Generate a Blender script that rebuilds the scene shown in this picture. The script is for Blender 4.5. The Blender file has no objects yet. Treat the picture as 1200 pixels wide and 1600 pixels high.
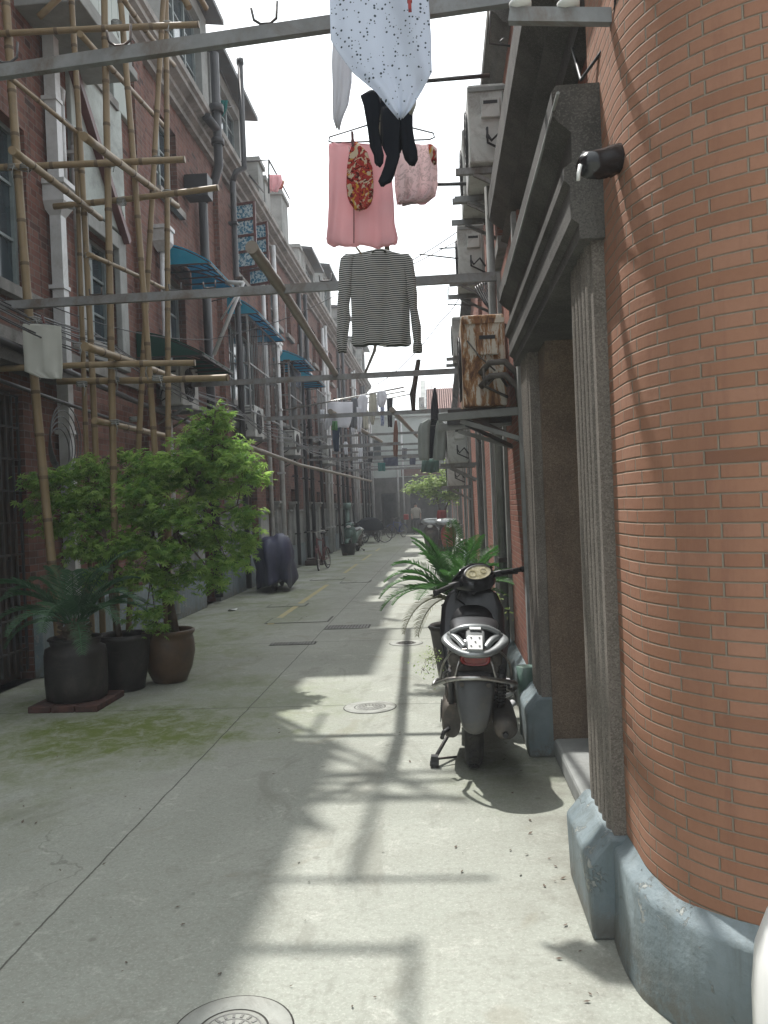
import bpy, math, random
from mathutils import Vector, Matrix
random.seed(7)
R = math.radians
S = bpy.context.scene
C = S.collection
# ---------------------------------------------------------------- camera
FPX = 1300.0
CAMH = 1.5
def _axes():
    yc = Vector(((690-600)/FPX, (800-790)/FPX, -1)).normalized()
    z0 = Vector((-math.sin(0.04), math.cos(0.04), 0))
    zc = (z0 - yc*z0.dot(yc)).normalized()
    xc = yc.cross(zc)
    return xc, yc, zc
AX = _axes()
cam = bpy.data.cameras.new('camera'); camo = bpy.data.objects.new('camera', cam); C.objects.link(camo)
camo.matrix_world = Matrix(((AX[0].x, AX[0].y, AX[0].z, 0), (AX[1].x, AX[1].y, AX[1].z, 0), (AX[2].x, AX[2].y, AX[2].z, CAMH), (0, 0, 0, 1)))
cam.sensor_fit = 'VERTICAL'; cam.sensor_height = 36; cam.sensor_width = 27; cam.lens = FPX/1600*36
cam.clip_start = 0.05; cam.clip_end = 1000
S.camera = camo
def ray(px, py):
    v = Vector(((px-600)/FPX, (800-py)/FPX, -1))
    return Vector((AX[0].dot(v), AX[1].dot(v), AX[2].dot(v)))
def PY(px, py, d):            # photo measurement -> world point at depth d
    r = ray(px, py); t = d/r.y; return Vector((r.x*t, d, CAMH+r.z*t))
def PG(px, py, z=0):          # ... on the plane z
    r = ray(px, py); t = (z-CAMH)/r.z; return Vector((r.x*t, r.y*t, z))
# ---------------------------------------------------------------- light
SUNV = Vector((-0.28, 0.45, 1.0)).normalized(); VEIL = (5.5, 17.0)
w = bpy.data.worlds.new('World'); S.world = w; w.use_nodes = True
nt = w.node_tree; bg = nt.nodes['Background']
sk = nt.nodes.new('ShaderNodeTexSky'); sk.sky_type = 'NISHITA'; sk.sun_disc = False
sk.sun_elevation = math.asin(SUNV.z); sk.sun_rotation = math.atan2(SUNV.x, SUNV.y)
sk.air_density = 1.2; sk.dust_density = 6.0; sk.ozone_density = 1.0
# thin cloud veil, brightest around the sun
tc = nt.nodes.new('ShaderNodeTexCoord'); dt = nt.nodes.new('ShaderNodeVectorMath'); dt.operation = 'DOT_PRODUCT'; dt.inputs[1].default_value = SUNV
nt.links.new(tc.outputs['Generated'], dt.inputs[0])
mr = nt.nodes.new('ShaderNodeMapRange'); mr.interpolation_type = 'SMOOTHSTEP'; mr.inputs[1].default_value = -0.15; mr.inputs[2].default_value = 0.62
mr.inputs[3].default_value = VEIL[0]; mr.inputs[4].default_value = VEIL[1]; nt.links.new(dt.outputs['Value'], mr.inputs[0])
vc = nt.nodes.new('ShaderNodeVectorMath'); vc.operation = 'SCALE'; vc.inputs[0].default_value = (0.95, 1.0, 1.02); nt.links.new(mr.outputs[0], vc.inputs['Scale'])
mx = nt.nodes.new('ShaderNodeMix'); mx.data_type = 'RGBA'; mx.inputs[0].default_value = 0.75
nt.links.new(sk.outputs[0], mx.inputs[6]); nt.links.new(vc.outputs[0], mx.inputs[7]); nt.links.new(mx.outputs[2], bg.inputs[0])
bg.inputs[1].default_value = 0.085
sd = bpy.data.lights.new('sun', 'SUN'); sd.energy = 3.3; sd.angle = R(0.8); sd.color = (1, 0.97, 0.93)
so = bpy.data.objects.new('sun', sd); C.objects.link(so); so.rotation_euler = SUNV.to_track_quat('Z', 'Y').to_euler(); so.location = (-6, 12, 20)
S.view_settings.view_transform = 'Standard'; S.view_settings.look = 'None'
S.view_settings.exposure = 0.97; S.view_settings.gamma = 1.0
# ---------------------------------------------------------------- materials
class NT:
    def __init__(s, name):
        s.m = bpy.data.materials.new(name); s.m.use_nodes = True; s.t = s.m.node_tree
        s.b = s.t.nodes['Principled BSDF']; s.out = s.t.nodes['Material Output']
    def n(s, ty, **k):
        x = s.t.nodes.new(ty)
        for a, v in k.items(): setattr(x, a, v)
        return x
    def l(s, a, b): s.t.links.new(a, b)
    def val(s, sock, v):
        if hasattr(v, 'is_linked') or hasattr(v, 'links'): s.l(v, sock)
        else: sock.default_value = v
    def math(s, op, a, b=0.0, c=None):
        x = s.n('ShaderNodeMath', operation=op); s.val(x.inputs[0], a); s.val(x.inputs[1], b)
        if c is not None: s.val(x.inputs[2], c)
        return x.outputs[0]
    def mix(s, f, a, b):
        x = s.n('ShaderNodeMix', data_type='RGBA'); s.val(x.inputs[0], f)
        for i, v in ((6, a), (7, b)):
            if isinstance(v, tuple): x.inputs[i].default_value = (v[0], v[1], v[2], 1)
            else: s.l(v, x.inputs[i])
        return x.outputs[2]
    def pos(s): return s.n('ShaderNodeNewGeometry').outputs['Position']
    def obj(s): return s.n('ShaderNodeTexCoord').outputs['Object']
    def uv(s): return s.n('ShaderNodeTexCoord').outputs['UV']
    def noise(s, v, sc, det=4, rough=0.6, dist=0.0):
        x = s.n('ShaderNodeTexNoise'); x.inputs['Scale'].default_value = sc; x.inputs['Detail'].default_value = det
        x.inputs['Roughness'].default_value = rough; x.inputs['Distortion'].default_value = dist
        if v is not None: s.l(v, x.inputs['Vector'])
        return x.outputs['Fac']
    def ramp(s, f, lo, hi):
        x = s.n('ShaderNodeMapRange'); x.interpolation_type = 'SMOOTHSTEP'
        s.val(x.inputs[0], f); x.inputs[1].default_value = lo; x.inputs[2].default_value = hi
        return x.outputs[0]
    def scale(s, v, xyz):
        x = s.n('ShaderNodeVectorMath', operation='MULTIPLY'); s.l(v, x.inputs[0]); x.inputs[1].default_value = xyz
        return x.outputs[0]
    def sep(s, v):
        x = s.n('ShaderNodeSeparateXYZ'); s.l(v, x.inputs[0]); return x.outputs
    def comb(s, a, b, c=0.0):
        x = s.n('ShaderNodeCombineXYZ'); s.val(x.inputs[0], a); s.val(x.inputs[1], b); s.val(x.inputs[2], c); return x.outputs[0]
    def bump(s, h, st, dist=0.01):
        x = s.n('ShaderNodeBump'); x.inputs['Strength'].default_value = st; x.inputs['Distance'].default_value = dist
        s.l(h, x.inputs['Height']); s.l(x.outputs[0], s.b.inputs['Normal'])
    def fin(s, col, rough=0.8, metal=0.0, spec=0.5):
        s.val(s.b.inputs['Base Color'], col if not isinstance(col, tuple) else (col[0], col[1], col[2], 1))
        s.val(s.b.inputs['Roughness'], rough); s.b.inputs['Metallic'].default_value = metal
        s.b.inputs['Specular IOR Level'].default_value = spec
        return s.m
def simple(name, c1, c2=None, sc=6, rough=0.7, bump=0.2, metal=0.0, spec=0.4, dirt=None, dist=0.004, world=False):
    g = NT(name); v = g.pos() if world else g.obj()
    c2 = c2 or tuple(x*0.7 for x in c1)
    n1 = g.noise(v, sc, 6, 0.65); n2 = g.noise(v, sc*7, 3)
    col = g.mix(g.ramp(n1, 0.3, 0.7), c2, c1)
    if dirt: col = g.mix(g.math('MULTIPLY', g.ramp(g.noise(v, sc*0.6, 8, 0.75, 0.6), 0.45, 0.72), 0.85), col, dirt)
    if bump: g.bump(n2, bump, dist)
    return g.fin(col, g.math('ADD', g.math('MULTIPLY', n1, 0.2), rough-0.1), metal, spec)
def wallcoord(g):
    """(u, v) on any upright wall from position and normal"""
    ge = g.n('ShaderNodeNewGeometry'); p = g.sep(ge.outputs['Position']); nn = g.sep(ge.outputs['Normal'])
    k = g.math('GREATER_THAN', g.math('ABSOLUTE', nn[0]), 0.6)
    u = g.math('ADD', g.math('MULTIPLY', k, p[1]), g.math('MULTIPLY', g.math('SUBTRACT', 1.0, k), p[0]))
    return u, p[2], ge.outputs['Position']
def brickmat(name, cols, mortar, P=0.33, Sfrac=0.66, H=0.065, J=0.008, useuv=False, dirt=(0.03, 0.025, 0.02), dirtamt=0.5, mvar=0.7, bst=0.6, dark=0.1):
    g = NT(name)
    if useuv:
        q = g.sep(g.uv()); u, v = q[0], q[1]; pos = g.pos()
    else: u, v, pos = wallcoord(g)
    wob = g.noise(pos, 9, 2)
    v2 = g.math('ADD', v, g.math('MULTIPLY', g.math('SUBTRACT', wob, 0.5), J*0.6))
    row = g.math('FLOOR', g.math('DIVIDE', v2, H))
    fr = g.math('FRACT', g.math('DIVIDE', v2, H))
    par = g.math('MULTIPLY', g.math('FRACT', g.math('MULTIPLY', row, 0.5)), 1.0)   # 0 or .5
    uu = g.math('ADD', g.math('DIVIDE', u, P), par)
    cell = g.math('FLOOR', uu); t = g.math('FRACT', uu)
    ish = g.math('GREATER_THAN', t, Sfrac)
    jz = g.math('MULTIPLY', g.ramp(fr, 0.0, J/H), g.math('SUBTRACT', 1.0, g.ramp(fr, 1-J/H*0.6, 1.0)))
    def near(c):
        return g.ramp(g.math('ABSOLUTE', g.math('SUBTRACT', t, c)), J/P*0.3, J/P*0.75)
    ju = g.math('MULTIPLY', g.math('MULTIPLY', near(0.0), near(1.0)), near(Sfrac))
    br = g.math('MULTIPLY', jz, ju)          # 1 on brick, 0 in mortar
    wn = g.n('ShaderNodeTexWhiteNoise', noise_dimensions='3D'); g.l(g.comb(cell, row, ish), wn.inputs['Vector'])
    rv = wn.outputs['Value']
    cr = g.n('ShaderNodeValToRGB'); cr.color_ramp.interpolation = 'LINEAR'
    e = cr.color_ramp.elements; e[0].position = 0.0; e[0].color = (*cols[0], 1); e[1].position = 1.0; e[1].color = (*cols[-1], 1)
    for i, c in enumerate(cols[1:-1]):
        x = e.new(dark+(1-dark)*i/max(1, len(cols)-2)); x.color = (*c, 1)
    g.l(rv, cr.inputs[0])
    fine = g.noise(pos, 60, 4)
    bc = g.mix(g.math('MULTIPLY', fine, 0.35), cr.outputs[0], tuple(x*0.6 for x in cols[-1]))
    st = g.math('MAXIMUM', g.noise(pos, 1.1, 7, 0.7, 0.5), g.math('MULTIPLY', g.noise(g.scale(pos, (4, 4, .5)), 2.2, 6, 0.75, 0.3), 1.02))
    bc = g.mix(g.math('MULTIPLY', g.ramp(st, 0.45, 0.75), dirtamt), bc, dirt)
    mo = g.mix(g.math('MULTIPLY', g.noise(pos, 25, 3), mvar), mortar, tuple(x*0.55 for x in mortar))
    col = g.mix(br, mo, bc)
    g.bump(g.math('ADD', br, g.math('MULTIPLY', fine, 0.25)), bst, 0.004)
    return g.fin(col, 0.85, 0, 0.25)
def cloth(name, c1, c2=None, sc=8, trans=0.45, pat=None):
    g = NT(name); v = g.obj(); c2 = c2 or tuple(x*0.8 for x in c1)
    col = g.mix(g.noise(v, sc, 4), c2, c1)
    if pat: col = pat(g, v, col)
    g.bump(g.noise(v, 350, 2), 0.15, 0.001)
    m = g.fin(col, 0.9, 0, 0.1)
    tr = g.n('ShaderNodeBsdfTranslucent'); ms = g.n('ShaderNodeMixShader'); ms.inputs[0].default_value = trans
    if isinstance(col, tuple): tr.inputs[0].default_value = (*col, 1)
    else: g.l(col, tr.inputs[0])
    g.l(g.b.outputs[0], ms.inputs[1]); g.l(tr.outputs[0], ms.inputs[2]); g.l(ms.outputs[0], g.out.inputs[0])
    return m
def leafmat(name, c1, c2, trans=0.5, tc=None):
    g = NT(name); ge = g.n('ShaderNodeNewGeometry')
    rnd = ge.outputs['Random Per Island']
    col = g.mix(rnd, c1, c2)
    m = g.fin(col, 0.55, 0, 0.35)
    tr = g.n('ShaderNodeBsdfTranslucent'); ms = g.n('ShaderNodeMixShader'); ms.inputs[0].default_value = trans
    tcol = g.mix(rnd, tc or tuple(x*1.6 for x in c1), tuple(min(.9, x*1.5) for x in c2)); g.l(tcol, tr.inputs[0])
    g.l(g.b.outputs[0], ms.inputs[1]); g.l(tr.outputs[0], ms.inputs[2]); g.l(ms.outputs[0], g.out.inputs[0])
    return m
def glass(name, tint=(0.02, 0.03, 0.035)):
    g = NT(name); return g.fin(g.mix(g.noise(g.pos(), 1.5, 2), tint, tuple(x*2.2 for x in tint)), 0.12, 0, 0.6)
M = {}
def gen_ground():
    g = NT('concrete_paving'); p = g.pos(); q = g.sep(p)
    big = g.noise(p, 0.55, 6, 0.6, 0.4); mid = g.noise(p, 2.6, 8, 0.72, 0.3); fine = g.noise(p, 38, 6, 0.7); spk = g.noise(p, 160, 2)
    c = g.mix(g.ramp(big, 0.3, 0.7), (0.235, 0.25, 0.215), (0.31, 0.325, 0.285))
    c = g.mix(g.math('MULTIPLY', g.ramp(mid, 0.42, 0.75), 0.6), c, (0.235, 0.24, 0.205))
    c = g.mix(g.math('MULTIPLY', g.ramp(g.noise(p, 5.5, 9, 0.78, 0.8), 0.55, 0.66), 0.4), c, (0.48, 0.48, 0.43))
    c = g.mix(g.math('MULTIPLY', g.ramp(fine, 0.42, 0.72), 0.55), c, (0.18, 0.178, 0.155)); c = g.mix(g.math('MULTIPLY', g.ramp(g.noise(p, 90, 3, 0.7), 0.5, 0.66), 0.35), c, (0.44, 0.45, 0.40)); c = g.mix(g.math('MULTIPLY', g.ramp(g.noise(p, 14, 6, 0.8), 0.6, 0.68), 0.45), c, (0.16, 0.15, 0.12))
    c = g.mix(g.math('MULTIPLY', g.ramp(spk, 0.66, 0.74), 0.5), c, (0.12, 0.115, 0.10))
    blot = g.ramp(g.noise(p, 1.7, 3, 0.5, 1.5), 0.62, 0.7)
    c = g.mix(g.math('MULTIPLY', blot, 0.35), c, (0.2, 0.185, 0.14))
    # stains, drips and hair cracks
    stn = g.noise(g.scale(p, (1.0, .45, 1)), 1.9, 8, 0.72, 1.2); c = g.mix(g.math('MULTIPLY', g.ramp(stn, 0.53, 0.63), 0.38), c, (0.15, 0.15, 0.125))
    vo = g.n('ShaderNodeTexVoronoi', feature='F1'); vo.inputs['Scale'].default_value = 2.6; g.l(p, vo.inputs['Vector']); c = g.mix(g.math('MULTIPLY', g.ramp(g.math('ADD', vo.outputs['Distance'], g.math('MULTIPLY', fine, 0.04)), 0.075, 0.045), 0.5), c, (0.13, 0.125, 0.105))
    cv = g.n('ShaderNodeTexVoronoi', feature='DISTANCE_TO_EDGE'); cv.inputs['Scale'].default_value = 0.55; nz = g.n('ShaderNodeTexNoise'); nz.inputs['Scale'].default_value = 2.2; nz.inputs['Detail'].default_value = 6; g.l(p, nz.inputs['Vector'])
    av = g.n('ShaderNodeVectorMath', operation='ADD'); g.l(p, av.inputs[0]); g.l(g.scale(nz.outputs['Color'], (.6, .6, .6)), av.inputs[1]); g.l(av.outputs[0], cv.inputs['Vector'])
    c = g.mix(g.math('MULTIPLY', g.math('MULTIPLY', g.ramp(cv.outputs['Distance'], 0.0028, 0.0012), g.ramp(g.noise(p, .7, 2), 0.55, 0.62)), 0.4), c, (0.09, 0.088, 0.075))
    # moss: stronger towards the left wall, at two spots on the right
    ml = g.math('MULTIPLY', g.ramp(q[0], -1.5, -2.6), g.ramp(g.noise(p, 1.3, 6, 0.7, 0.4), 0.36, 0.66))
    ml = g.math('MULTIPLY', ml, g.math('MULTIPLY', g.ramp(q[1], 2.6, 5.0), 1.0))
    def spot(x, y, rx, ry, a):
        d = g.math('SQRT', g.math('ADD', g.math('POWER', g.math('DIVIDE', g.math('SUBTRACT', q[0], x), rx), 2.0), g.math('POWER', g.math('DIVIDE', g.math('SUBTRACT', q[1], y), ry), 2.0)))
        d = g.math('ADD', d, g.math('MULTIPLY', g.math('SUBTRACT', mid, 0.5), 1.5))
        return g.math('MULTIPLY', g.ramp(d, 1.0, 0.2), a)
    mo = g.math('MULTIPLY', ml, 0.75)
    for a in ((-2.35, 5.7, 1.5, 1.1, 1.2), (-1.9, 7.3, 0.7, 0.5, 0.6), (0.0, 8.4, 0.6, 0.7, 0.6), (0.3, 4.6, 0.5, 0.7, 0.35), (-1.6, 6.3, 1.3, 1.6, 0.45), (-3.3, 9, 1.3, 3, 0.7), (-1.9, 30, 0.8, 4, 0.5), (-2.4, 12, 0.9, 2.5, 0.5)):
        mo = g.math('MAXIMUM', mo, spot(*a))
    mo = g.math('MULTIPLY', mo, g.ramp(g.noise(p, 7, 8, 0.75, 0.6), 0.22, 0.62))
    c = g.mix(g.math('MULTIPLY', mo, g.math('ADD', 0.55, g.math('MULTIPLY', fine, 0.7))), c, (0.105, 0.135, 0.03))
    # dirt against the walls
    edge = g.math('MAXIMUM', g.ramp(q[0], 0.1, 0.55), g.ramp(q[0], -3.4, -3.9))
    c = g.mix(g.math('MULTIPLY', edge, g.math('MULTIPLY', g.ramp(mid, 0.35, 0.7), 0.6)), c, (0.11, 0.10, 0.08))
    # joints
    wob = g.math('MULTIPLY', g.math('SUBTRACT', g.noise(p, 3.5, 5, 0.7), 0.5), 0.025)
    jx = g.math('ABSOLUTE', g.math('ADD', g.math('ADD', q[0], 1.545), wob))
    j1 = g.ramp(jx, 0.006, 0.002)
    ty = g.math('MULTIPLY', g.math('ABSOLUTE', g.math('SUBTRACT', g.math('FRACT', g.math('DIVIDE', g.math('ADD', g.math('ADD', q[1], -0.13), g.math('MULTIPLY', wob, 0.4)), 3.1)), 0.5)), 3.1)
    ty = g.math('SUBTRACT', 1.55, ty)
    j2 = g.math('MULTIPLY', g.ramp(ty, 0.010, 0.003), g.math('MULTIPLY', g.math('GREATER_THAN', q[1], 5.0), 0.75))
    jj = g.math('MAXIMUM', j1, j2)
    c = g.mix(g.math('MULTIPLY', jj, 0.85), c, (0.05, 0.048, 0.04))
    h = g.math('SUBTRACT', g.math('ADD', g.math('MULTIPLY', fine, 0.6), mid), g.math('MULTIPLY', jj, 3.0))
    g.bump(h, 0.35, 0.006)
    return g.fin(c, 0.82, 0, 0.3)
M['ground'] = gen_ground()
M['oldbrick'] = brickmat('old_red_brick', [(0.05, 0.026, 0.022), (0.12, 0.048, 0.036), (0.17, 0.068, 0.05), (0.20, 0.10, 0.075), (0.13, 0.06, 0.046)], (0.16, 0.14, 0.125), P=0.34, H=0.068, J=0.010, dirtamt=0.75)
M['rbrick'] = brickmat('dark_red_brick', [(0.18, 0.07, 0.05), (0.25, 0.095, 0.065), (0.3, 0.12, 0.08), (0.22, 0.085, 0.06)], (0.26, 0.22, 0.19), P=0.29, H=0.04, J=0.006, dirtamt=0.3)
M['colbrick'] = brickmat('orange_facing_brick', [(0.16, 0.075, 0.046), (0.315, 0.16, 0.10), (0.335, 0.172, 0.108), (0.35, 0.182, 0.116), (0.36, 0.188, 0.122), (0.38, 0.205, 0.137), (0.325, 0.163, 0.103)], (0.29, 0.25, 0.195), P=0.292, Sfrac=0.645, H=0.0395, J=0.0055, useuv=True, dirt=(0.2, 0.1, 0.07), dirtamt=0.45, mvar=0.75, bst=0.9, dark=0.045)
M['plaster'] = simple('grey_plaster', (0.30, 0.31, 0.30), (0.19, 0.20, 0.19), 1.6, 0.85, 0.3, dirt=(0.12, 0.12, 0.11), world=True)
M['palewall'] = simple('pale_green_plaster', (0.42, 0.47, 0.45), (0.33, 0.38, 0.36), 0.7, 0.85, 0.2, dirt=(0.16, 0.17, 0.16), world=True)
M['cornice'] = simple('weathered_cornice_cement', (0.3, 0.29, 0.27), (0.17, 0.165, 0.155), 2.4, 0.9, 0.3, dirt=(0.07, 0.068, 0.06), world=True)
M['rimcement'] = simple('cement_rim', (0.33, 0.34, 0.31), (0.25, 0.26, 0.235), 8, 0.85, 0.3, dirt=(0.17, 0.17, 0.15), world=True)
M['blue'] = simple('blue_grey_paint', (0.25, 0.315, 0.34), (0.20, 0.265, 0.29), 5, 0.6, 0.35, dirt=(0.13, 0.15, 0.15), dist=0.008, world=True)
def blue_chipped():
    g = NT('chipped_blue_grey_paint'); p = g.pos(); q = g.sep(p)
    c = g.mix(g.ramp(g.noise(p, 4, 6, 0.65), 0.3, 0.7), (0.145, 0.185, 0.20), (0.21, 0.255, 0.27))
    vs = g.noise(g.scale(p, (9, 9, 1.2)), 1.6, 6, 0.7)
    c = g.mix(g.math('MULTIPLY', g.ramp(vs, 0.42, 0.7), 0.6), c, (0.12, 0.14, 0.135))
    chip = g.ramp(g.noise(p, 6, 9, 0.8, 0.7), 0.585, 0.605)
    low = g.math('MULTIPLY', g.ramp(q[2], 0.2, 0.0), g.ramp(g.noise(p, 8, 7, 0.75), 0.38, 0.56))
    c = g.mix(g.math('MULTIPLY', chip, 0.75), c, (0.33, 0.34, 0.31)); c = g.mix(low, c, (0.13, 0.13, 0.115))
    crack = g.n('ShaderNodeTexVoronoi', feature='DISTANCE_TO_EDGE'); crack.inputs['Scale'].default_value = 3.2
    wv = g.n('ShaderNodeVectorMath', operation='ADD'); nz = g.n('ShaderNodeTexNoise'); nz.inputs['Scale'].default_value = 7; g.l(p, nz.inputs['Vector'])
    sc_ = g.scale(nz.outputs['Color'], (0.22, 0.22, 0.22)); g.l(p, wv.inputs[0]); g.l(sc_, wv.inputs[1]); g.l(wv.outputs[0], crack.inputs['Vector'])
    ck = g.math('MULTIPLY', g.ramp(crack.outputs['Distance'], 0.012, 0.004), g.ramp(g.noise(p, 1.3, 2), 0.54, 0.64))
    c = g.mix(g.math('MULTIPLY', ck, 0.35), c, (0.06, 0.06, 0.055))
    g.bump(g.math('SUBTRACT', g.noise(p, 14, 5, 0.6), g.math('ADD', g.math('MULTIPLY', chip, 0.8), g.math('MULTIPLY', ck, 0.3))), 0.8, 0.010)
    return g.fin(c, 0.66, 0, 0.4)
M['bluechip'] = blue_chipped()
def granite(name, a, b, speck, amt):
    g = NT(name); p = g.pos()
    c = g.mix(g.ramp(g.noise(p, 3, 5, 0.6), 0.3, 0.7), a, b)
    v = g.n('ShaderNodeTexVoronoi'); v.inputs['Scale'].default_value = 230; g.l(p, v.inputs['Vector'])
    s1 = g.sep(v.outputs['Color'])[0]
    c = g.mix(g.math('MULTIPLY', g.math('GREATER_THAN', s1, 0.72), amt), c, speck)
    c = g.mix(g.math('MULTIPLY', g.math('LESS_THAN', s1, 0.2), amt), c, tuple(min(1, x*1.4) for x in b))
    c = g.mix(g.math('MULTIPLY', g.ramp(g.noise(g.scale(p, (5, 5, 0.7)), 1.5, 7, 0.7), 0.5, 0.75), 0.55), c, (0.06, 0.055, 0.05))
    g.bump(g.math('ADD', s1, g.noise(p, 80, 3)), 0.5, 0.003)
    return g.fin(c, 0.85, 0, 0.3)
M['terrazzo'] = granite('washed_granite_render', (0.15, 0.135, 0.115), (0.215, 0.195, 0.17), (0.085, 0.075, 0.065), 0.45)
M['jamb'] = granite('brown_terrazzo', (0.15, 0.11, 0.08), (0.22, 0.17, 0.125), (0.07, 0.05, 0.04), 0.45)
M['darkstone'] = granite('soot_dark_stone', (0.055, 0.052, 0.048), (0.12, 0.115, 0.105), (0.04, 0.04, 0.038), 0.4)
def bamboo(name, a, b, ringc):
    g = NT(name); v = g.obj()
    c = g.mix(g.noise(g.scale(v, (12, 12, 1.5)), 1.5, 5), a, b)
    c = g.mix(g.math('MULTIPLY', g.ramp(g.noise(v, 6, 5, 0.7), 0.5, 0.75), 0.6), c, ringc)
    return g.fin(c, 0.5, 0, 0.4)
M['bamboo'] = bamboo('yellow_bamboo', (0.19, 0.135, 0.072), (0.26, 0.195, 0.11), (0.12, 0.095, 0.06))
M['bring'] = simple('bamboo_node', (0.14, 0.10, 0.06))
M['oldbamboo'] = bamboo('grey_old_bamboo', (0.16, 0.135, 0.105), (0.24, 0.21, 0.17), (0.07, 0.06, 0.05))
M['steel'] = simple('dull_painted_steel', (0.25, 0.26, 0.26), (0.17, 0.175, 0.175), 5, 0.55, 0.15, 0.3, dirt=(0.12, 0.085, 0.06))
M['darksteel'] = simple('dark_steel', (0.07, 0.072, 0.075), (0.045, 0.045, 0.045), 5, 0.55, 0.15, 0.4, dirt=(0.09, 0.05, 0.03))
M['blackpipe'] = simple('black_cast_iron', (0.025, 0.025, 0.03), (0.015, 0.015, 0.015), 5, 0.5, 0.1)
M['whitepvc'] = simple('white_pvc', (0.55, 0.56, 0.57), (0.42, 0.43, 0.43), 3, 0.45, 0.05, dirt=(0.28, 0.26, 0.23))
M['chrome'] = simple('tarnished_chrome', (0.5, 0.5, 0.48), (0.33, 0.32, 0.3), 14, 0.3, 0.1, 0.9, dirt=(0.2, 0.15, 0.1))
M['silver'] = simple('silver_paint', (0.30, 0.32, 0.32), (0.22, 0.23, 0.23), 8, 0.35, 0.05, 0.5)
M['black'] = simple('black_plastic', (0.018, 0.018, 0.02), (0.012, 0.012, 0.013), 8, 0.45, 0.1)
M['gloss'] = simple('gloss_black', (0.014, 0.015, 0.017), (0.01, 0.01, 0.011), 8, 0.22, 0.02, spec=0.6)
M['greyplastic'] = simple('grey_plastic', (0.10, 0.105, 0.11), (0.075, 0.078, 0.08), 8, 0.45, 0.1, dirt=(0.13, 0.12, 0.1))
M['dustmetal'] = simple('dusty_metal', (0.11, 0.10, 0.088), (0.06, 0.055, 0.05), 9, 0.65, 0.3, 0.2, dirt=(0.17, 0.14, 0.11))
M['rubber'] = simple('tyre_rubber', (0.022, 0.022, 0.022), (0.016, 0.016, 0.016), 12, 0.8, 0.3, dirt=(0.06, 0.055, 0.045))
M['red'] = simple('red_lens', (0.35, 0.015, 0.012), (0.22, 0.01, 0.01), 20, 0.2, 0.0, spec=0.6)
M['dullred'] = simple('dull_red_paint', (0.15, 0.03, 0.03), (0.08, 0.02, 0.02), 8, 0.45, 0.05)
M['slab'] = simple('sooty_brick', (0.10, 0.05, 0.04), (0.05, 0.03, 0.027), 12, 0.9, 0.6)
M['redpaint'] = simple('red_paint', (0.35, 0.04, 0.035), (0.2, 0.03, 0.03), 8, 0.35, 0.05)
M['bluepaint'] = simple('blue_paint', (0.03, 0.06, 0.25), (0.02, 0.04, 0.15), 8, 0.35, 0.05)
M['greenpaint'] = simple('dull_green_paint', (0.12, 0.19, 0.16), (0.08, 0.13, 0.11), 8, 0.4, 0.05)
M['whitepaint'] = simple('white_paint', (0.72, 0.73, 0.71), (0.62, 0.63, 0.61), 3, 0.35, 0.03)
M['offwhite'] = simple('yellowed_dial', (0.62, 0.58, 0.42), (0.3, 0.27, 0.16), 30, 0.25, 0.0)
M['acwhite'] = simple('ac_casing', (0.50, 0.51, 0.49), (0.40, 0.41, 0.39), 5, 0.5, 0.05, dirt=(0.16, 0.14, 0.12))
def rusty():
    g = NT('rusted_casing'); v = g.obj()
    n = g.noise(g.scale(v, (1.3, 1.3, 0.28)), 7, 8, 0.75, 0.5)
    c = g.mix(g.ramp(n, 0.46, 0.52), (0.52, 0.49, 0.42), (0.3, 0.16, 0.07))
    c = g.mix(g.ramp(n, 0.51, 0.6), c, (0.09, 0.045, 0.028))
    c = g.mix(g.ramp(g.noise(g.scale(v, (14, 14, 1)), 1, 5), 0.55, 0.72), c, (0.22, 0.10, 0.045))
    g.bump(n, 0.4, 0.004); return g.fin(c, 0.75, 0, 0.3)
M['rust'] = rusty()
M['window'] = glass('dark_window_glass')
M['brown'] = simple('red_brown_paint', (0.13, 0.045, 0.04), (0.08, 0.03, 0.028), 6, 0.5, 0.15)
M['greyframe'] = simple('grey_green_frame', (0.22, 0.26, 0.26), (0.15, 0.18, 0.18), 6, 0.5, 0.15)
M['dark'] = simple('interior_shade', (0.02, 0.018, 0.016), (0.012, 0.011, 0.01), 3, 0.8, 0.1)  # near-black colour standing in for the shade inside the houses
M['darkwood'] = simple('dark_wood', (0.05, 0.032, 0.024), (0.03, 0.02, 0.015), 6, 0.6, 0.2)
M['roof'] = simple('roof_tiles', (0.26, 0.15, 0.12), (0.19, 0.10, 0.085), 3, 0.8, 0.3)
def curtain():
    g = NT('blue_floral_curtain'); v = g.obj()
    c = g.mix(g.ramp(g.noise(v, 22, 4, 0.6), 0.45, 0.55), (0.55, 0.68, 0.72), (0.03, 0.2, 0.33)); return g.fin(c, 0.6, 0, 0.3)
M['curtain'] = curtain()
M['netcurtain'] = simple('white_net_curtain', (0.6, 0.62, 0.65), (0.42, 0.44, 0.48), 9, 0.8, 0.0)
def poly(name, c):
    g = NT(name); col = g.mix(g.noise(g.obj(), 3, 5, 0.7), tuple(x*0.7 for x in c), c)
    m = g.fin(col, 0.35, 0, 0.4)
    tr = g.n('ShaderNodeBsdfTranslucent'); g.l(col, tr.inputs[0]); ms = g.n('ShaderNodeMixShader'); ms.inputs[0].default_value = 0.5
    g.l(g.b.outputs[0], ms.inputs[1]); g.l(tr.outputs[0], ms.inputs[2]); g.l(ms.outputs[0], g.out.inputs[0]); return m
M['awning'] = poly('blue_polycarbonate', (0.03, 0.42, 0.60))
M['greenawning'] = poly('dark_green_sheet', (0.02, 0.10, 0.075))
M['potblack'] = simple('black_glazed_pot', (0.03, 0.027, 0.025), (0.018, 0.016, 0.015), 7, 0.5, 0.3, dirt=(0.06, 0.05, 0.045))
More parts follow.
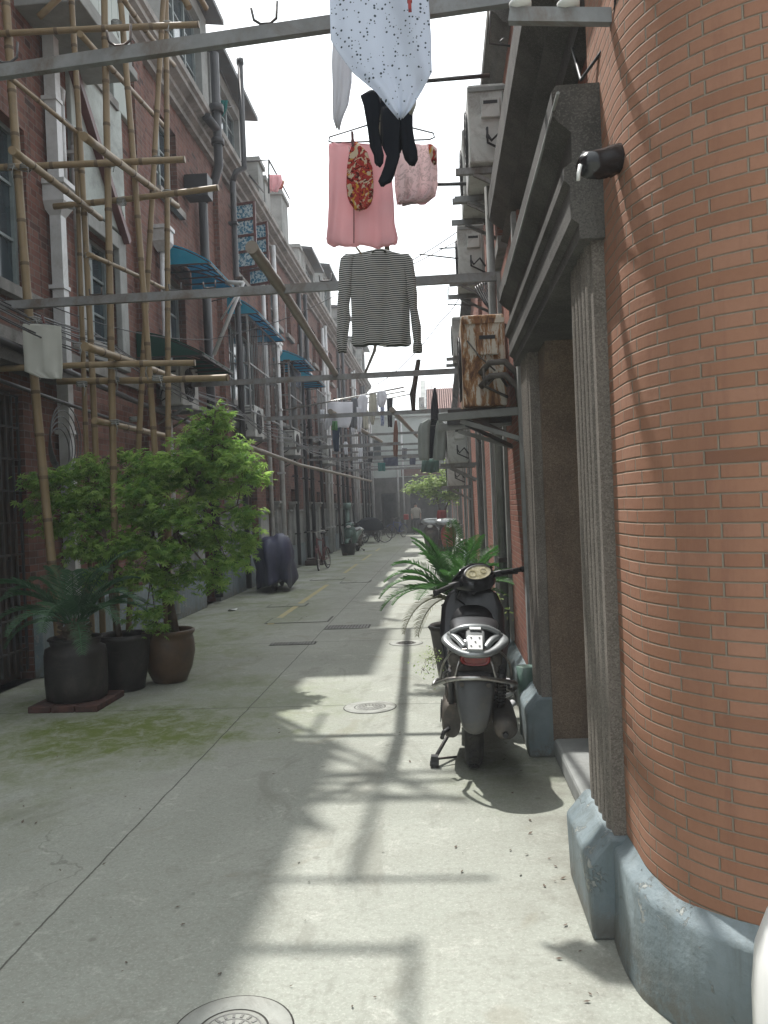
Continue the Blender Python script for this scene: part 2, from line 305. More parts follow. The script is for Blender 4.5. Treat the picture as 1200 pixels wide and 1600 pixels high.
M['potbrown'] = simple('brown_glazed_pot', (0.11, 0.065, 0.035), (0.06, 0.038, 0.022), 5, 0.4, 0.25, dirt=(0.05, 0.04, 0.03))
M['soil'] = simple('soil', (0.04, 0.03, 0.022), (0.025, 0.018, 0.014), 20, 0.9, 0.8, dist=0.02)
M['bark'] = simple('bark', (0.14, 0.11, 0.085), (0.08, 0.06, 0.045), 14, 0.9, 0.8, dist=0.01)
M['maple'] = leafmat('maple_leaf', (0.08, 0.19, 0.04), (0.30, 0.43, 0.11), 0.5, (0.17, 0.34, 0.06))
M['cycas'] = leafmat('cycas_leaf', (0.03, 0.10, 0.02), (0.06, 0.16, 0.035), 0.35)
M['drycycas'] = leafmat('dry_cycas_leaf', (0.20, 0.21, 0.13), (0.22, 0.2, 0.13), 0.4)
M['darkcycas'] = leafmat('dull_cycas_leaf', (0.04, 0.10, 0.05), (0.07, 0.14, 0.07), 0.3)
M['orange_leaf'] = leafmat('citrus_leaf', (0.14, 0.23, 0.05), (0.30, 0.38, 0.13), 0.45)
M['yellow'] = simple('worn_yellow_paint', (0.40, 0.33, 0.13), (0.32, 0.29, 0.17), 9, 0.8, 0.1, dirt=(0.27, 0.27, 0.23))
M['iron'] = simple('cast_iron_cover', (0.24, 0.24, 0.225), (0.15, 0.15, 0.14), 9, 0.7, 0.3, dirt=(0.10, 0.10, 0.08), world=True)
M['coverlight'] = simple('pale_cover_rim', (0.42, 0.42, 0.385), (0.33, 0.33, 0.3), 7, 0.8, 0.3, dirt=(0.22, 0.22, 0.19), world=True)
M['gap'] = simple('dirt_gap', (0.05, 0.048, 0.04))
M['tarp'] = simple('navy_cover', (0.035, 0.04, 0.085), (0.02, 0.023, 0.05), 6, 0.55, 0.2)
M['skin'] = simple('skin', (0.45, 0.28, 0.2), (0.4, 0.24, 0.17), 8, 0.6, 0.0)
M['hair'] = simple('black_hair', (0.012, 0.01, 0.01))
# ---------------------------------------------------------------- mesh builder
class MB:
    def __init__(s, off=(0, 0, 0)):
        s.v = []; s.f = []; s.mi = []; s.uv = None; s.off = Vector(off); s.cur = 0; s.smooth = set()
    def add(s, vs, fs, sm=False):
        b = len(s.v); s.v += [Vector(x) for x in vs]
        for f in fs:
            if sm: s.smooth.add(len(s.f))
            s.f.append(tuple(i+b for i in f)); s.mi.append(s.cur)
        return b
    def box(s, x0, x1, y0, y1, z0, z1):
        s.add([(x0, y0, z0), (x1, y0, z0), (x1, y1, z0), (x0, y1, z0), (x0, y0, z1), (x1, y0, z1), (x1, y1, z1), (x0, y1, z1)],
              [(0, 3, 2, 1), (4, 5, 6, 7), (0, 1, 5, 4), (1, 2, 6, 5), (2, 3, 7, 6), (3, 0, 4, 7)]); return s
    def bar(s, a, b, w, h, up=(0, 0, 1)):
        a = Vector(a); b = Vector(b); d = (b-a).normalized(); up = Vector(up)
        r = d.cross(up)
        if r.length < 1e-4: r = d.cross(Vector((1, 0, 0)))
        r.normalize(); u = r.cross(d)
        vs = [p+r*sx*w/2+u*sz*h/2 for p in (a, b) for sx, sz in ((-1, -1), (1, -1), (1, 1), (-1, 1))]
        s.add(vs, [(0, 1, 2, 3), (7, 6, 5, 4), (0, 4, 5, 1), (1, 5, 6, 2), (2, 6, 7, 3), (3, 7, 4, 0)]); return s
    def tube(s, pts, r, n=8, cap=True, rings=None):
        pts = [Vector(p) for p in pts]; rs = r if isinstance(r, (list, tuple)) else [r]*len(pts)
        vs = []; fs = []
        t0 = (pts[1]-pts[0]).normalized(); ref = Vector((0, 0, 1)) if abs(t0.z) < 0.9 else Vector((1, 0, 0))
        u = t0.cross(ref).normalized()
        for i, p in enumerate(pts):
            if i == 0: t = pts[1]-pts[0]
            elif i == len(pts)-1: t = pts[-1]-pts[-2]
            else: t = (pts[i+1]-pts[i]).normalized()+(pts[i]-pts[i-1]).normalized()
            t.normalize(); u = (u-t*u.dot(t)).normalized(); w_ = t.cross(u)
            for k in range(n):
                a = 2*math.pi*k/n; vs.append(p+(u*math.cos(a)+w_*math.sin(a))*rs[i])
        base = len(s.v); s.v += vs
        for i in range(len(pts)-1):
            for k in range(n):
                k2 = (k+1) % n; s.smooth.add(len(s.f))
                s.f.append((base+i*n+k, base+i*n+k2, base+(i+1)*n+k2, base+(i+1)*n+k)); s.mi.append(rings[i] if rings else s.cur)
        if cap:
            s.f.append(tuple(base+k for k in reversed(range(n)))); s.mi.append(s.cur)
            s.f.append(tuple(base+(len(pts)-1)*n+k for k in range(n))); s.mi.append(s.cur)
        return s
    def lathe(s, prof, c=(0, 0, 0), n=24, axis='z', cap=True):
        vs = []; c = Vector(c)
        for (r, h) in prof:
            for k in range(n):
                a = 2*math.pi*k/n; x, y = r*math.cos(a), r*math.sin(a)
                vs.append(c+(Vector((x, y, h)) if axis == 'z' else Vector((h, x, y)) if axis == 'x' else Vector((y, h, x))))
        fs = []
        for i in range(len(prof)-1):
            for k in range(n):
                k2 = (k+1) % n; fs.append((i*n+k, i*n+k2, (i+1)*n+k2, (i+1)*n+k))
        s.add(vs, fs, True)
        if cap:
            b = len(s.v)-len(vs)
            if prof[0][0] > 1e-4: s.f.append(tuple(b+k for k in reversed(range(n)))); s.mi.append(s.cur)
            if prof[-1][0] > 1e-4: s.f.append(tuple(b+(len(prof)-1)*n+k for k in range(n))); s.mi.append(s.cur)
        return s
    def loft(s, secs, closed=True, cap=True, sm=True):
        n = len(secs[0]); vs = [p for q in secs for p in q]; fs = []
        for i in range(len(secs)-1):
            for k in range(n if closed else n-1):
                k2 = (k+1) % n; fs.append((i*n+k, i*n+k2, (i+1)*n+k2, (i+1)*n+k))
        b = s.add(vs, fs, sm)
        if cap and closed:
            s.f.append(tuple(b+k for k in reversed(range(n)))); s.mi.append(s.cur)
            s.f.append(tuple(b+(len(secs)-1)*n+k for k in range(n))); s.mi.append(s.cur)
        return s
    def prism(s, poly, a, b, axis='y'):
        """polygon extruded: axis y -> poly is (x,z); x -> (y,z); z -> (x,y)"""
        def m(p, t): return (p[0], t, p[1]) if axis == 'y' else (t, p[0], p[1]) if axis == 'x' else (p[0], p[1], t)
        n = len(poly); vs = [m(p, a) for p in poly]+[m(p, b) for p in poly]
        fs = [tuple(range(n)), tuple(range(2*n-1, n-1, -1))]+[(i, i+n, (i+1) % n+n, (i+1) % n) for i in range(n)]
        s.add(vs, fs); return s
    def torus(s, c, R_, r, axis='x', n=28, m=8, sc=1.0):
        vs = []; c = Vector(c)
        for i in range(n):
            a = 2*math.pi*i/n
            for j in range(m):
                b = 2*math.pi*j/m; rr = R_+r*math.cos(b); h = r*sc*math.sin(b)
                p = (h, rr*math.cos(a), rr*math.sin(a)) if axis == 'x' else (rr*math.cos(a), rr*math.sin(a), h) if axis == 'z' else (rr*math.cos(a), h, rr*math.sin(a))
                vs.append(c+Vector(p))
        s.add(vs, [(i*m+j, ((i+1) % n)*m+j, ((i+1) % n)*m+(j+1) % m, i*m+(j+1) % m) for i in range(n) for j in range(m)], True); return s
    def xf(s, mat):
        s.v = [mat @ v for v in s.v]; return s
    def build(s, name, mats, parent=None, recalc=True, bevel=0, solid=0, subsurf=0):
        me = bpy.data.meshes.new(name); me.from_pydata([tuple(v-s.off) for v in s.v], [], s.f)
        mats = mats if isinstance(mats, (list, tuple)) else [mats]
        for m in mats: me.materials.append(m)
        me.polygons.foreach_set('material_index', [min(i, len(mats)-1) for i in s.mi])
        me.polygons.foreach_set('use_smooth', [i in s.smooth for i in range(len(s.f))])
        if s.uv:
            ul = me.uv_layers.new(name='uv')
            for lp in me.loops: ul.data[lp.index].uv = s.uv[lp.vertex_index]
        if recalc:
            import bmesh
            bm = bmesh.new(); bm.from_mesh(me); bmesh.ops.recalc_face_normals(bm, faces=bm.faces); bm.to_mesh(me); bm.free()
        me.update(); o = bpy.data.objects.new(name, me); C.objects.link(o)
        if bevel:
            b = o.modifiers.new('b', 'BEVEL'); b.width = bevel; b.segments = 2; b.limit_method = 'ANGLE'
        if solid:
            b = o.modifiers.new('s', 'SOLIDIFY'); b.thickness = solid; b.offset = 0
        if subsurf:
            b = o.modifiers.new('u', 'SUBSURF'); b.levels = subsurf; b.render_levels = subsurf
        if parent is not None: o.parent = parent
        else: o.location = s.off
        return o
def tag(o, label=None, cat=None, group=None, kind=None):
    for k, v in (('label', label), ('category', cat), ('group', group), ('kind', kind)):
        if v: o[k] = v
    return o
def thing(name, label, cat, loc=(0, 0, 0), rz=0, group=None):
    o = bpy.data.objects.new(name, None); C.objects.link(o); o.location = loc; o.rotation_euler = (0, 0, rz); o.empty_display_size = 0.2
    return tag(o, label, cat, group)
def copy_tree(o, parent=None):
    c = o.copy(); C.objects.link(c); c.parent = parent
    for ch in [x for x in bpy.data.objects if x.parent == o]: copy_tree(ch, c)
    return c
def struct(o): o['kind'] = 'structure'; return o
def holed(mb, X, y0, y1, z0, z1, holes, depth):
    """upright wall sheet on plane x=X with rectangular openings and reveals going to X+depth"""
    ys = sorted({y0, y1, *[h[0] for h in holes], *[h[1] for h in holes]}); zs = sorted({z0, z1, *[h[2] for h in holes], *[h[3] for h in holes]})
    ys = [y for y in ys if y0 <= y <= y1]; zs = [z for z in zs if z0 <= z <= z1]
    for i in range(len(ys)-1):
        for j in range(len(zs)-1):
            cy, cz = (ys[i]+ys[i+1])/2, (zs[j]+zs[j+1])/2
            if any(h[0] < cy < h[1] and h[2] < cz < h[3] for h in holes): continue
            mb.add([(X, ys[i], zs[j]), (X, ys[i+1], zs[j]), (X, ys[i+1], zs[j+1]), (X, ys[i], zs[j+1])], [(0, 1, 2, 3)])
    for (a, b, c, d) in holes:
        for q in (((a, c), (a, d)), ((b, c), (b, d)), ((a, c), (b, c)), ((a, d), (b, d))):
            (p1, q1), (p2, q2) = q
            mb.add([(X, p1, q1), (X, p2, q2), (X+depth, p2, q2), (X+depth, p1, q1)], [(0, 1, 2, 3)])
# ================================================================ SETTING
LX = -3.95; RX = 0.60
g_ = MB(); NX, NY = 2, 2
g_.add([(-40, -30, 0), (40, -30, 0), (40, 140, 0), (-40, 140, 0)], [(0, 1, 2, 3)])
struct(g_.build('ground', M['ground']))
# painted yellow line (worn, broken)
yl = MB()
for (a, b) in ((11.0, 13.2), (13.3, 16.6), (19.5, 22.5), (24, 27), (29, 31)):
    yl.add([(-2.40, a, .004), (-2.31, a, .004), (-2.31, b, .004), (-2.40, b, .004)], [(0, 1, 2, 3)])
struct(yl.build('painted_line', M['yellow']))

# ---------------------------------------------------------------- left row of houses
def cornice_prof(z, out, h, X0=LX):
    return [(X0-.02, z), (X0+out*.25, z), (X0+out*.25, z+h*.2), (X0+out*.5, z+h*.28), (X0+out*.5, z+h*.45), (X0+out*.85, z+h*.55), (X0+out*.85, z+h*.72), (X0+out, z+h*.78), (X0+out, z+h), (X0-.02, z+h)]
def add_window(root, off, X, y0, y1, z0, z1, style, sgn=1):
    """sgn +1: wall faces +x"""
    D = 0.16*sgn; xi = X-D
    fm = {'grey': M['greyframe'], 'brown': M['brown'], 'open': M['brown'], 'white': M['whitepvc']}[style if style in ('grey', 'brown', 'open', 'white') else 'grey']
    m = MB(off); t = .05
    def fb(a, b, c, d, x=xi, k=.05): m.box(min(x, x+k*sgn), max(x, x+k*sgn), a, b, c, d)
    fb(y0, y0+t, z0, z1); fb(y1-t, y1, z0, z1); fb(y0+t, y1-t, z0, z0+t); fb(y0+t, y1-t, z1-t, z1)
    nv = 2 if (y1-y0) < 1.3 else 3
    for i in range(1, nv): y = y0+(y1-y0)*i/nv; fb(y-.03, y+.03, z0+t, z1-t)
    nh = 3
    for j in range(1, nh):
        z = z0+(z1-z0)*j/nh
        for i in range(nv):
            fb(y0+(y1-y0)*i/nv+.04, y0+(y1-y0)*(i+1)/nv-.04, z-.014, z+.014, xi+.005*sgn, .03)
    if style == 'grate':
        pass
    f = m.build('window', fm, root)
    p = MB(off); p.add([(xi+.012*sgn, y0+.02, z0+.02), (xi+.012*sgn, y1-.02, z0+.02), (xi+.012*sgn, y1-.02, z1-.02), (xi+.012*sgn, y0+.02, z1-.02)], [(0, 1, 2, 3)])
    p.build('pane', M['window'], f)
    s_ = MB(off); a, b = sorted((X-.1*sgn, X+.09*sgn)); s_.box(a, b, y0-.09, y1+.09, z0-.11, z0-.003); s_.build('sill', M['cornice'], f)
    if style == 'open':           # two leaves swung outwards, lined with curtains
        for (yh, yy, mt) in ((y0+.02, y0-.08, M['curtain']), (y1-.02, y1-.18, M['curtain'])):
            a = Vector((X+.02, yh, 0)); b = Vector((X+.48, yy, 0)); lf = MB(off); pn = MB(off)
            for k in range(5):
                z = z0+.04+(z1-z0-.08)*k/4; lf.bar((a.x, a.y, z), (b.x, b.y, z), .035, .05)
            for q in (a, b): lf.bar((q.x, q.y, z0+.02), (q.x, q.y, z1-.02), .05, .05)
            l = lf.build('casement', M['brown'], f)
            off_ = Vector((0, .006, 0))
            pn.add([(a.x, a.y, z0+.05), (b.x, b.y, z0+.05), (b.x, b.y, z1-.05), (a.x, a.y, z1-.05)], [(0, 1, 2, 3)])
            pn.build('curtain', mt, f)
    return f
def pipe_part(root, off, y, z0, z1, mat, r=.05, square=False, x=LX+.09, hopper=None, kick=None):
    m = MB(off)
    if square: m.box(x-r, x+r, y-r, y+r, z0, z1)
    else: m.tube([(x, y, z0), (x, y, z1)], r, 10)
    z = z0+.8
    while z < z1: 
        m.box(x-r-.012-.03, x+r+.012, y-r-.02, y+r+.02, z, z+.04); z += 1.5
    if hopper: m.loft([[(x-a, y-a, zz), (x+a, y-a, zz), (x+a, y+a, zz), (x-a, y+a, zz)] for a, zz in ((.055, hopper-.2), (.13, hopper-.06), (.13, hopper+.1), (.15, hopper+.11), (.15, hopper+.16))], sm=False)
    if kick: m.tube([(x, y, z1), (x+.02, y, z1+.15), (x-.12, y, z1+.3)], r, 10)
    return m.build('downpipe', mat, root)
def house(y0, y1, wins, label, doors=(), pilaster=True, dormer=None, pipes=(), ztop=7.9, dado=True, parapet=.55, posts=(), name='row_house'):
    off = (LX, y0, 0); root = thing(name, label, 'house', off, group='brick row houses along the left side')
    holes = [(a, b, c, d) for (a, b, c, d, s) in wins]
    dh = [(a, b, 0.0, h) for (a, b, h) in doors]
    w_ = MB(off); holed(w_, LX, y0, y1, 0, ztop, holes+dh, -.22)
    w_.add([(LX, y0, 0), (LX-5, y0, 0), (LX-5, y0, ztop), (LX, y0, ztop)], [(0, 1, 2, 3)])
    w_.add([(LX, y1, 0), (LX-5, y1, 0), (LX-5, y1, ztop), (LX, y1, ztop)], [(0, 1, 2, 3)])
    w_.add([(LX, y0, ztop), (LX-5, y0, ztop), (LX-5, y1, ztop), (LX, y1, ztop)], [(0, 1, 2, 3)])
    w_.build('wall', M['oldbrick'], root, recalc=False)
    bk = MB(off); bk.box(LX-.6, LX-.42, y0+.05, y1-.05, 0.02, ztop-.1); bk.build('room_shade_slab', M['dark'], root)  # thin slab behind the openings, shade of the unlit rooms put in as black
    for (a, b, c, d, s) in wins: add_window(root, off, LX, a, b, c, d, s)
    for (a, b, h) in doors:
        d_ = MB(off); d_.box(LX-.2, LX-.14, a, b, 0.02, h)
        for k in range(6): yy = a+(b-a)*(k+.5)/6; d_.box(LX-.141, LX-.12, yy-.02, yy+.02, .1, h-.1)
        dd = d_.build('door', M['darkwood'], root); hd = MB(off); hd.box(LX-.139, LX-.09, b-.16, b-.13, 1.0, 1.15); hd.build('handle', M['darksteel'], dd)
    # base + dado between the openings
    def strips(z0, z1, x, t, name_, mat, cap=False):
        m = MB(off); ys = [y0]; 
        for (a, b, c, d) in sorted(dh+[q for q in holes if q[2] < z1 and q[3] > z0]): ys += [a-.02, b+.02]
        ys.append(y1)
        for i in range(0, len(ys), 2):
            if ys[i+1]-ys[i] > .05:
                m = MB(off); m.box(x-.05, x+t, ys[i]+.002, ys[i+1]-.002, z0, z1)
                if cap: m.box(x-.05, x+t+.04, ys[i]+.004, ys[i+1]-.004, z1, z1+.05)
                m.build(name_, mat, root, bevel=.01)
    if dado:
        strips(.0, .62, LX, .09, 'painted_base', M['bluechip'])
        if dado == True: strips(.622, 1.5, LX, .05, 'plaster_dado', M['plaster'], True)
    if pilaster:
        m = MB(off)
        for y in (y0+.02, (y0+y1)/2-.1):
            if any(a-.3 < y < b+.05 for (a, b, _) in doors): continue
            m = MB(off); m.box(LX-.02, LX+.12, y, y+.34, .63, 1.62); m.box(LX-.02, LX+.17, y-.04, y+.38, 1.62, 1.7); m.box(LX-.02, LX+.21, y-.07, y+.41, 1.7, 1.76)
            m.build('pilaster', M['plaster'], root, bevel=.008)
        m = MB(off); m.box(LX-.02, LX+.1, y0, y0+.36, 1.77, ztop-.05); m.build('brick_pier', M['oldbrick'], root)
    m = MB(off); m.prism(cornice_prof(ztop, .34, .42), y0+.0, y1-.006); m.build('cornice', M['cornice'], root)
    m = MB(off); m.box(LX-.1, LX-.02, y0+.02, y1-.02, 3.16, 3.3); m.box(LX-.02, LX+.05, y0+.02, y1-.02, 3.18, 3.30); m.build('string_course', M['cornice'], root)
    if parapet:
        m = MB(off); m.box(LX-.1, LX+.1, y0+.02, y1-.02, ztop+.42, ztop+.42+parapet*.5)
        m.box(LX-.12, LX+.16, y0+.01, y1-.01, ztop+.42+parapet*.5, ztop+.42+parapet*.5+.07); m.build('parapet', M['plaster'], root)
    for (y, h, wd) in posts:
        m = MB(off); m.box(LX-.42, LX+.12, y, y+wd, ztop+.43, ztop+.43+h); m.box(LX-.47, LX+.17, y-.05, y+wd+.05, ztop+.43+h, ztop+.43+h+.1); m.build('parapet_post', M['plaster'], root)
    if dormer:
        a, b, h = dormer; X2 = LX+.02
        m = MB(off); zz = ztop+.42; holed(m, X2, a, b, zz, zz+h, [(a+.4, b-.4, zz+.45, zz+h-.25)] if b-a < 3 else [(a+.4, a+1.6, zz+.45, zz+h-.3), (b-1.7, b-.5, zz+.45, zz+h-.3)], -.12)
        for y in (a, b): m.add([(X2, y, zz), (X2-3, y, zz), (X2-3, y, zz+h), (X2, y, zz+h)], [(0, 1, 2, 3)])
        m.add([(X2, a, zz+h), (X2-3, a, zz+h), (X2-3, b, zz+h), (X2, b, zz+h)], [(0, 1, 2, 3)])
        dm = m.build('dormer', M['plaster'], root, recalc=False)
        m = MB(off); m.prism([(X2-.1, zz+h), (X2+.3, zz+h-.05), (X2+.3, zz+h+.04), (X2-3, zz+h+.5), (X2-3, zz+h+.4)], a-.15, b+.15); m.build('dormer_roof', M['darksteel'], dm)
        
        for q in ([(a+.4, b-.4, zz+.45, zz+h-.25)] if b-a < 3 else [(a+.4, a+1.6, zz+.45, zz+h-.3), (b-1.7, b-.5, zz+.45, zz+h-.3)]): add_window(root, off, X2, *q, 'grey')
    m = MB(off); m.prism([(LX-.6, ztop+.4), (LX-5, ztop+2.0), (LX-5, ztop+.4)], y0+.03, y1-.03); m.build('roof', M['roof'], root)
    for p in pipes: pipe_part(root, off, *p[:3], p[3], **(p[4] if len(p) > 4 else {}))
    return root
W = M['whitepvc']; B = M['blackpipe']
house(-2.0, 5.9, [(2, 3.2, 3.6, 5.2, 'brown')], 'brick house front beside the camera, left edge of the alley', doors=((3.8, 4.8, 2.4),))
# house A : dark gateway, stone framed window, plaster bay
hA = house(5.9, 10.85, [(6.55, 7.95, 3.72, 5.35, 'grey'), (9.25, 10.15, 3.55, 4.85, 'grey'), (9.2, 10.2, 6.75, 7.8, 'grey')],
   'nearest brick house with dark lattice gateway, stone-framed window and white square downpipe', doors=((6.3, 7.7, 2.75),), dormer=(6.0, 9.9, 2.1), dado=2, pilaster=False,
   pipes=((8.42, .1, 4.7, W, dict(square=True, r=.06, hopper=4.85)), (8.42, 5.05, 7.9, W, dict(square=True, r=.06)), (8.6, 4.9, 5.9, W, dict(r=.04, kick=1)), (8.9, 4.7, 5.6, W, dict(r=.04, kick=1))))
oA = (LX, 5.9, 0)
m = MB(oA)      # stone surround of the small window, plastered bay above
for (a, b, c, d) in ((9.02, 9.25, 3.35, 5.05), (10.15, 10.38, 3.35, 5.05), (9.25, 10.15, 4.86, 5.05), (9.25, 10.15, 3.35, 3.43)): m.box(LX-.02, LX+.07, a, b, c, d)
m.build('window_surround', M['plaster'], hA, bevel=.01)
m = MB(oA); m.box(LX-.02, LX+.055, 8.95, 10.45, 5.1, 6.7); m.box(LX-.02, LX+.055, 8.95, 9.17, 6.7, 7.88); m.box(LX-.02, LX+.055, 10.23, 10.84, 6.7, 7.88); m.build('plaster_bay', M['palewall'], hA, bevel=.01)
m = MB(oA); m.bar((LX+.1, 8.9, 6.5), (LX+.1, 10.35, 5.0), .09, .09); m.build('sloping_trim', M['brown'], hA)
m = MB(oA); m.box(LX-.02, LX+.62, 7.9, 9.35, 6.62, 6.74); m.box(LX-.02, LX+.66, 7.86, 9.4, 6.52, 6.62)
m.build('balcony_slab', M['plaster'], hA, bevel=.01)
m = MB(oA)
for k in range(8): m.box(LX+.58, LX+.61, 7.92+k*.178, 7.92+k*.178+.168, 6.75, 8.3)
for k in range(3): m.box(LX+.02+k*.19, LX+.02+k*.19+.18, 7.9, 7.925, 6.75, 8.3)
m.build('balcony_boards', M['palewall'], hA)
m = MB(oA)      # lattice gate leaf
for k in range(13):
    y = 6.3+k*.115; m.bar((LX-.05, y, .1), (LX-.05, y, 2.7), .02, .02)
for k in range(9): m.bar((LX-.052, 6.3, .3+k*.3), (LX-.052, 7.7, .3+k*.3), .018, .018)
m.build('lattice_gate', M['darksteel'], hA)
m = MB(oA); m.box(LX+.0, LX+.28, 5.95, 8.3, 2.9, 3.02); m.build('door_hood', M['darkstone'], hA)
# house B
hB = house(10.85, 15.0, [(12.15, 13.05, 3.75, 5.1, 'grey'), (11.9, 12.9, 6.3, 7.5, 'grey'), (11.2, 11.7, .75, 1.45, 'brown')], 'second brick house with light blue window hood and tall black soil pipe',
   doors=((13.3, 14.1, 2.3),), pipes=((11.75, .1, 5.3, W, dict(r=.045, hopper=5.5)), (13.9, .1, 6.8, B, dict(r=.075, x=LX+.12)), (14.15, .1, 6.8, W, dict(r=.035))), dormer=(12.35, 14.95, 2.2), parapet=0)
m = MB((LX, 10.85, 0)); x = LX+.42      # vent stack above the eaves
m.tube([(LX+.12, 13.9, 6.8), (x-.1, 13.9, 7.1), (x, 13.9, 7.4), (x, 13.9, 9.3)], .075, 10); m.tube([(x, 13.9, 7.75), (x, 13.9, 7.85)], .11, 10); m.tube([(x, 13.9, 8.3), (x, 13.9, 8.42)], .12, 10); m.tube([(x, 13.9, 8.0), (x-.1, 13.6, 8.1)], .075, 10)
m.box(LX+.02, LX+.4, 13.2, 13.5, 6.65, 7.0)
m.build('vent_stack', B, hB)
# house C
hC = house(15.0, 19.2, [(16.4, 17.7, 6.35, 7.7, 'open'), (15.7, 18.3, 3.7, 5.25, 'grey'), (18.6, 19.0, .9, 2.1, 'brown')], 'third brick house with open casements lined with blue flowered curtains and caged windows',
   doors=((16.9, 17.7, 2.25),), pipes=((15.35, .1, 7.7, B, dict(r=.055, x=LX+.3)), (18.75, .1, 7.8, W, dict(r=.05, hopper=7.0))), posts=((18.6, 1.1, .55),), parapet=.5, dormer=(15.1, 17.7, 1.7))
m = MB((LX, 15.0, 0)); m.tube([(LX+.3, 15.35, 7.7), (LX+.36, 15.4, 7.9), (LX+.5, 15.5, 8.0), (LX+.5, 15.5, 10.0)], .055, 10); m.tube([(LX+.5, 15.5, 9.95), (LX+.5, 15.5, 10.05)], .07, 10); m.build('vent_pipe', B, hC)
rest = []
y = 19.2; k = 0
while y < 46:
    rest.append(y); L = (4.6, 4.2, 5.0, 4.4, 4.8, 4.1)[k % 6]
    y1 = min(y+L, 46.2)
    wi = [(y+.7, y+1.9, 6.2, 7.5, ('grey', 'white', 'brown')[k % 3]), (y+.8, y+2.2, 3.75, 5.1, ('white', 'brown', 'grey')[k % 3]), (y+2.7, y+3.6, 3.8, 5.0, ('grey', 'brown')[k % 2]), (y+2.75, y+3.55, 6.25, 7.4, ('white', 'grey')[k % 2]),
          (y+2.5, y+3.2, .95, 2.1, 'brown')]
    lab = ['fourth brick house, grey parapet posts on its cornice', 'fifth brick house, behind the first white laundry', 'sixth brick house, where the dumped planter and green scooter stand', 'seventh brick house, behind the covered tricycle and bicycles', 'eighth brick house, near the far end of the alley', 'last brick house on the left before the end wall'][k] if k < 6 else 'brick house at the far end'
    house(y, y1, wi, lab, doors=((y+1.0, y+1.85, 2.2),), dormer=((y+1.6, y+3.9, (1.6, 1.2, 1.9)[k % 3]) if k != 0 else None), parapet=(.5, .3, .6)[k % 3],
          posts=((y+.1, .95, .6), (y+2.2, 1.4, .9)) if k == 0 else ((y+.1, .8, .4),), pipes=((y+.28, .1, 7.8, B if k % 2 else W, dict(r=.06, x=LX+.22)), (y+.55, .1, 7.2, W, dict(r=.04, x=LX+.14, hopper=5.4)), (y+2.3, .1, 5.6, B, dict(r=.05, x=LX+.2)), (y+3.9, .1, 7.6, W if k % 2 else B, dict(r=.055, x=LX+.2)), (y+4.05, .1, 6.2, W, dict(r=.03, x=LX+.1))))
    y = y1; k += 1

# ---------------------------------------------------------------- end of the alley
EY = 47.0
off = (-2, EY, 0)
e = thing('end_building', 'pale green plastered building closing the alley, dark gateway below', 'building', off)
m = MB(off)
xs = [-6.5, -3.6, -.35, .1, 3.0]
def yface(m, Y, x0, x1, z0, z1, holes, dep):
    xs = sorted({x0, x1, *[h[0] for h in holes], *[h[1] for h in holes]}); zs = sorted({z0, z1, *[h[2] for h in holes], *[h[3] for h in holes]})
    for i in range(len(xs)-1):
        for j in range(len(zs)-1):
            cx, cz = (xs[i]+xs[i+1])/2, (zs[j]+zs[j+1])/2
            if any(h[0] < cx < h[1] and h[2] < cz < h[3] for h in holes): continue
            m.add([(xs[i], Y, zs[j]), (xs[i+1], Y, zs[j]), (xs[i+1], Y, zs[j+1]), (xs[i], Y, zs[j+1])], [(0, 1, 2, 3)])
    for (a, b, c, d) in holes:
        for (p, q), (p2, q2) in (((a, c), (a, d)), ((b, c), (b, d)), ((a, c), (b, c)), ((a, d), (b, d))):
            m.add([(p, Y, q), (p2, Y, q2), (p2, Y+dep, q2), (p, Y+dep, q)], [(0, 1, 2, 3)])
yface(m, EY, -7, 4, 3.2, 6.6, [(-4.2, -3.3, 4.2, 5.4), (-1.1, -.1, 4.3, 5.5)], .3); m.box(-7, 4, EY-.12, EY, 6.6, 6.85)
m.build('upper_wall', M['palewall'], e, recalc=False)
m = MB(off); yface(m, EY, -7, 4, 0, 3.2, [(-1.75, .2, 0, 2.7), (-3.4, -2.6, 0, 2.3)], 2.5); m.add([(-2.0, EY+2.5, 0), (.4, EY+2.5, 0), (.4, EY+2.5, 2.9), (-2.0, EY+2.5, 2.9)], [(0, 1, 2, 3)]); m.add([(-3.5, EY+2.5, 0), (-2.5, EY+2.5, 0), (-2.5, EY+2.5, 2.5), (-3.5, EY+2.5, 2.5)], [(0, 1, 2, 3)]); m.build('lower_wall', M['darkstone'], e, recalc=False)
m = MB(off); m.box(-2.2, .8, EY-.06, EY-.002, 3.25, 3.75); m.build('brick_band', M['oldbrick'], e)
for (a, b, c, d) in ((-4.2, -3.3, 4.2, 5.4), (-1.1, -.1, 4.3, 5.5)):
    m = MB(off); m.box(a, b, EY+.2, EY+.24, c, c+.06); m.box(a, b, EY+.2, EY+.24, d-.06, d); m.box((a+b)/2-.03, (a+b)/2+.03, EY+.2, EY+.24, c, d); f = m.build('window', M['greyframe'], e)
    m = MB(off); m.box(a, b, EY+.25, EY+.27, c, d); m.build('pane', M['window'], f)
for x in (-2.1, -2.4, .3): 
    m = MB(off); m.tube([(x, EY-.1, 0), (x, EY-.1, 6.5)], .05, 8); m.build('downpipe', M['whitepvc'], e)
off = (2, EY+3, 0)
e2 = thing('tiled_house', 'house with reddish tiled roof and white gable rising behind the pale end wall', 'house', off)
m = MB(off); m.box(-1.0, 9, EY+4, EY+9, 0, 7.1); m.build('wall', M['palewall'], e2)
m = MB(off)
for k in range(12):
    t0, t1 = k/12, (k+1)/12; m.bar((-.7, EY+3.6+t0*3.4, 7.2+t0*1.9), (8, EY+3.6+t0*3.4, 7.2+t0*1.9), .36, .12)
